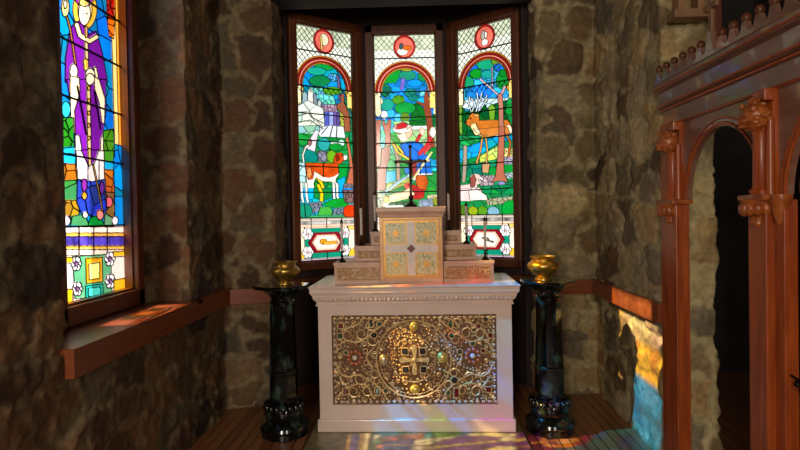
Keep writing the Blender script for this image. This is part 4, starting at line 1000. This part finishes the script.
# arch wall: columns of quads above each opening
b = MB(); t0, t1 = 1.465, 1.49; top = 2.0
def arch_panel(yc, r, yl, yr, x0, x1, z0, ztop, bm, n=28):
    ys = [yl, yc-r]+[yc-r*math.cos(PI*k/n) for k in range(1, n)]+[yc+r, yr]
    zz = [z0, z0]+[z0+r*math.sin(PI*k/n)*1.03 for k in range(1, n)]+[z0, z0]
    pts = [(y, z) for y, z in zip(ys, zz)]
    for (ya, za), (yb, zb) in zip(pts, pts[1:]):
        v = [bm.verts.new((x, y, z)) for x in (x0, x1) for y, z in ((ya, za), (yb, zb), (yb, ztop), (ya, ztop))]
        bm.faces.new(v[:4]); bm.faces.new(v[4:][::-1]); bm.faces.new((v[0], v[4], v[5], v[1]))
ed = [3.45, 2.41, 1.54, .7]
for (yc, r), ya, yb in zip(arches, ed, ed[1:]): arch_panel(yc, r, yb, ya, t0, t1, ZI, top, b.bm)
b.build('arch_panel', 'screenpanel', sc, xf=xf)
# archivolt mouldings
for yc, r in arches:
    q = MB()
    for dr_, rr, xx in ((.012, .009, 1.464), (.038, .005, 1.463)):
        q.tube([(xx, yc+(r+dr_)*math.cos(PI*k/28), ZI+(r+dr_)*1.03*math.sin(PI*k/28)) for k in range(29)], rr, 6)
    q.build('archivolt', 'screen', sc, xf=xf, smooth=True)
# posts
def post(ya, yb, head=True):
    q = MB(); q.box(1.405, 1.478, ya, yb, 0, ZI-.02, .004); q.box(1.392, 1.49, ya-.012, yb+.012, 0, .11, .006)
    p = q.build('post', 'screen', sc, xf=xf)
    ym = (ya+yb)/2
    q = MB()    # capital of the post with leaf lobes
    q.box(1.375, 1.485, ya-.03, yb+.03, ZI-.022, ZI+.004, .006)
    q.lathe([(.02, ZI-.13), (.032, ZI-.115), (.030, ZI-.10), (.045, ZI-.07), (.066, ZI-.03), (.070, ZI-.018)], 20, (1.412, ym, 0))
    for k in range(7):
        a = PI/2+PI*(k/6); q.ball((1.412+.054*math.cos(a), ym+.054*math.sin(a), ZI-.055), .019, 2, (1, 1, 1.7))
    q.build('capital', 'carved', p, xf=xf, smooth=True)
    q = MB(); q.lathe([(.042, ZI+.004), (.045, ZI+.02), (.032, ZI+.035), (.030, 1.80), (.036, 1.82)], 20, (1.425, ym, 0)); q.box(1.44, 1.475, ym-.055, ym+.055, ZI, 1.985, .004)
    q.lathe([(.018, ZI+.004), (.016, 1.86)], 12, (1.435, ym-.046, 0))
    q.build('colonnette', 'screen', p, xf=xf, smooth=True)
    # lion mask corbel
    q = MB(); q.ball((1.405, ym, 1.878), .058, 3, (1.0, 1.0, 1.08)); q.ball((1.358, ym-.005, 1.862), .028, 2, (1.1, 1, .8)); q.ball((1.352, ym, 1.84), .018, 2, (1, 1.2, .6))
    rr = random.Random(int(ya*100))
    for k in range(34):
        a = rr.uniform(0, 2*PI); e_ = rr.uniform(.35, 1.0); c_ = (1.41+.03*rr.uniform(-1, 1)-.02*(1-e_), ym+.062*e_*math.cos(a), 1.885+.066*e_*math.sin(a)); q.ball(c_, rr.uniform(.011, .019), 2, (1.2, 1, 1))
    for s_2 in (-1, 1): q.ball((1.355, ym+s_2*.02, 1.885), .009, 2); q.ball((1.375, ym+s_2*.045, 1.93), .014, 2)
    q.build('lion_corbel', 'carved', p, xf=xf, smooth=True)
    q = MB(); q.box(1.415, 1.475, ym-.045, ym+.045, 1.945, 1.99, .006); q.box(1.40, 1.44, ym-.07, ym-.045, 1.935, 1.985, .005); q.build('bracket_block', 'screen', p, xf=xf)
    return p
post(3.185, 3.345); post(2.375, 2.50); post(1.53, 1.655)
q = MB(); q.box(1.44, 1.495, 2.315, 2.385, 0, ZI-.02, .004); q.box(1.44, 1.49, 3.34, 3.46, 0, 2.0); q.box(1.44, 1.55, 1.65, 1.70, 0, ZI-.02); q.build('jamb_board', 'screen', sc, xf=xf)
q = MB(); q.lathe([(.012, ZI-.12), (.022, ZI-.10), (.030, ZI-.06), (.044, ZI-.02), (.044, ZI)], 16, (1.445, 2.345, 0)); q.build('side_capital', 'carved', sc, xf=xf, smooth=True)
# frieze and cornice: profile (x, z) swept along y
prof = [(1.55, 1.98), (1.462, 1.98), (1.455, 1.985), (1.452, 1.992), (1.458, 1.998), (1.458, 2.074), (1.450, 2.078), (1.448, 2.090), (1.430, 2.094), (1.424, 2.10), (1.424, 2.108), (1.432, 2.112), (1.430, 2.178), (1.420, 2.184), (1.405, 2.190), (1.398, 2.198), (1.398, 2.206), (1.406, 2.210), (1.404, 2.224), (1.398, 2.230), (1.55, 2.235)]
MB().prism([(x, z) for x, z in prof], 'y', Y1, Y0).build('cornice', 'screenpanel', sc, xf=xf)
q = MB()
for xx, zz, rr in ((1.446, 2.084, .007), (1.420, 2.104, .006), (1.452, 1.989, .005), (1.398, 2.201, .006)): q.tube([(xx, Y0+.0, zz), (xx, Y1, zz)], rr, 8)
q.build('cornice_bead', 'screen', sc, xf=xf)
# cresting: scalloped parapet with finials
pitchY = .098; ys = [3.40-k*pitchY for k in range(25)]
pts = [(Y0, 2.23)]
yk = []
for k, y in enumerate(ys):
    if abs(y-2.81) < .05:
        yk.append(y); H = .12
        pts += [(y+.049, 2.255), (y+.035, 2.262), (y+.026, 2.30), (y+.018, 2.34), (y, 2.352), (y-.018, 2.34), (y-.026, 2.30), (y-.035, 2.262), (y-.049, 2.255)]
    else:
        pts += [(y+.049, 2.25), (y+.036, 2.252), (y+.024, 2.268), (y+.017, 2.288), (y+.012, 2.30), (y-.012, 2.30), (y-.017, 2.288), (y-.024, 2.268), (y-.036, 2.252), (y-.049, 2.25)]
pts += [(Y1, 2.23)]
q = MB(); base = [(p[0], 2.228) for p in pts]
for (a0, a1) in zip(pts, pts[1:]):
    if abs(a0[0]-a1[0]) < 1e-6: continue
    v = [q.bm.verts.new((x, y, z)) for x in (1.404, 1.426) for y, z in ((a0[0], 2.226), (a1[0], 2.226), a1, a0)]
    q.bm.faces.new(v[:4]); q.bm.faces.new(v[4:][::-1]); q.bm.faces.new((v[3], v[2], v[6], v[7])); q.bm.faces.new((v[0], v[1], v[5], v[4]))
bmesh.ops.remove_doubles(q.bm, verts=q.bm.verts, dist=1e-5)
q.build('cresting', 'screenpanel', sc, xf=xf)
q0_ = None
for y in ys:
    if abs(y-2.81) < .05: continue
    q = MB(); q.ball((1.415, y, 2.312), .021, 2, (1, 1, 1.1)); q.ball((1.415, y, 2.296), .012, 1, (1, 1.4, .6)); q.build('finial', 'frame', sc, xf=xf, smooth=True)  # same wood as the cresting; shade put in by a darker wood colour
q = MB(); yc = yk[0]
q.box(1.408, 1.424, yc-.014, yc+.014, 2.345, 2.55, .003); q.box(1.407, 1.425, yc-.058, yc-.014, 2.452, 2.482, .003); q.box(1.407, 1.425, yc+.014, yc+.058, 2.452, 2.482, .003); q.build('crest_cross', 'pale', sc, xf=xf)
# door in the second arch
dr_ = empty('arched_door', (1.53, 1.97, 0), 0, 'reddish wooden door with woven lattice panel and black iron latch, in the second arch', 'door')
xd = Matrix.Translation((-1.53, -1.97, 0))
q = MB(); q.box(1.50, 1.545, 2.225, 2.312, .02, 1.60, .004); q.box(1.50, 1.545, 1.645, 1.73, .02, 1.60, .004); q.box(1.50, 1.545, 1.73, 2.225, .02, .2); q.box(1.50, 1.545, 1.73, 2.225, .93, 1.05, .004)
q.box(1.515, 1.535, 1.73, 2.225, .2, .93); q.build('stile_frame', 'screen', dr_, xf=xd)
q = MB()
for k in range(-6, 22):     # woven diagonal straps
    for sgn in (1, -1):
        pts = []
        for i in range(34):
            t = i/33; z = 1.05+t*.86; y = 1.72+((k*.07+sgn*t*.86*.75)) if sgn == 1 else 1.72+(k*.07-t*.86*.75+.3)
            if 1.73 < y < 2.225 and (z < 1.56 or (y-1.975)**2+(z-1.555)**2 < .34**2):
                pts.append((1.522+.006*math.sin(i*2.2+k*PI+(0 if sgn == 1 else PI)), y, z))
            elif len(pts) > 2: break
            else: pts = []
        if len(pts) > 2: q.tube(pts, .010, 5)
q.build('lattice_panel', 'carved', dr_, xf=xd, smooth=True)
q = MB(); 
pts = [(1.975+.345*math.cos(PI*k/24), 1.56+.345*math.sin(PI*k/24)) for k in range(25)]; inn = [(1.975+.262*math.cos(PI*k/24), 1.56+.262*math.sin(PI*k/24)) for k in range(25)]
for k in range(24):
    q.prism([pts[k], pts[k+1], inn[k+1], inn[k]], 'x', 1.502, 1.545)
q.build('arched_rail', 'screen', dr_, xf=xd)
MB().box(1.537, 1.543, 1.70, 2.25, 1.0, 1.85).build('lattice_backing', 'darkwood', dr_, xf=xd)
q = MB(); q.prism([(2.245, .74), (2.262, .70), (2.279, .74), (2.282, .86), (2.272, .895), (2.262, .905), (2.252, .895), (2.242, .86)], 'x', 1.492, 1.502)
q.tube([(1.495, 2.262, .82), (1.455, 2.262, .822), (1.452, 2.25, .815), (1.452, 2.16, .79), (1.46, 2.13, .78)], .006, 8); q.ball((1.453, 2.262, .822), .012, 2); q.tube([(1.47, 2.262, .83), (1.46, 2.33, .845)], .005, 6); q.build('latch', 'iron', dr_, xf=xd, smooth=True)
q = MB()
for i in range(4):
    for j in range(3): q.ball((1.499, 2.246+.022*i-.01, .50+.02*j), .006, 1)
q.build('stud_plate', 'brass', dr_, xf=xd)

# beams seen above the screen
tag(MB().box(1.735, 1.785, 3.42, 3.47, 2.2, ZC-.03, .005).build('wooden_upright', 'frame'), 'dark red-brown wooden upright on the stone wall, behind the cross of the screen', 'post')
tag(MB().box(1.49, 1.70, 3.36, 3.47, 2.60, 2.65, .006).box(1.52, 1.56, 3.38, 3.47, 2.65, 3.0, .005).box(1.63, 1.67, 3.38, 3.47, 2.65, 3.0, .005).build('wall_bracket', 'pale'), 'pale brown wooden bracket on the stone wall above the screen', 'bracket')

# ------------------------------------------------------------------ light
w = bpy.data.worlds.new('sky'); S.world = w; w.use_nodes = True
bg = w.node_tree.nodes['Background']; bg.inputs[0].default_value = (1.0, .985, .95, 1); bg.inputs[1].default_value = 1.9
sun = bpy.data.lights.new('sun', 'SUN'); sun.energy = 17; sun.angle = math.radians(.6); sun.color = (1, .93, .82)
so = bpy.data.objects.new('sun', sun); C.objects.link(so)
so.rotation_euler = Vector((-1, -.21, .95)).to_track_quat('Z', 'Y').to_euler()
def area(name, loc, aim, size, energy, col):
    l = bpy.data.lights.new(name, 'AREA'); l.shape = 'RECTANGLE'; l.size, l.size_y = size; l.energy = energy; l.color = col
    o = bpy.data.objects.new(name, l); C.objects.link(o); o.location = loc
    o.rotation_euler = (Vector(loc)-Vector(aim)).to_track_quat('Z', 'Y').to_euler(); return l
area('rear_fill_light', (-1.1, -3.3, 2.5), (0.4, 4, 1.2), (.8, 2.2), 150, (1, .90, .78))  # unseen fill lamps added behind the camera to brighten altar and walls
area('rear_fill_light', (2.0, -3.3, 2.5), (-.2, 4, 1.0), (.8, 2.2), 50, (1, .90, .80))
# sky light is gathered through the lights
for nm, c_, sz, ai in (('p1', (o1+i1)/2, (ww, H_), -nl), ('p2', Vector((cx, Dd, 0)), (ww, H_), Vector((0, 1, 0))), ('p3', (o2+i2)/2, (ww, H_), -nr)):
    pass
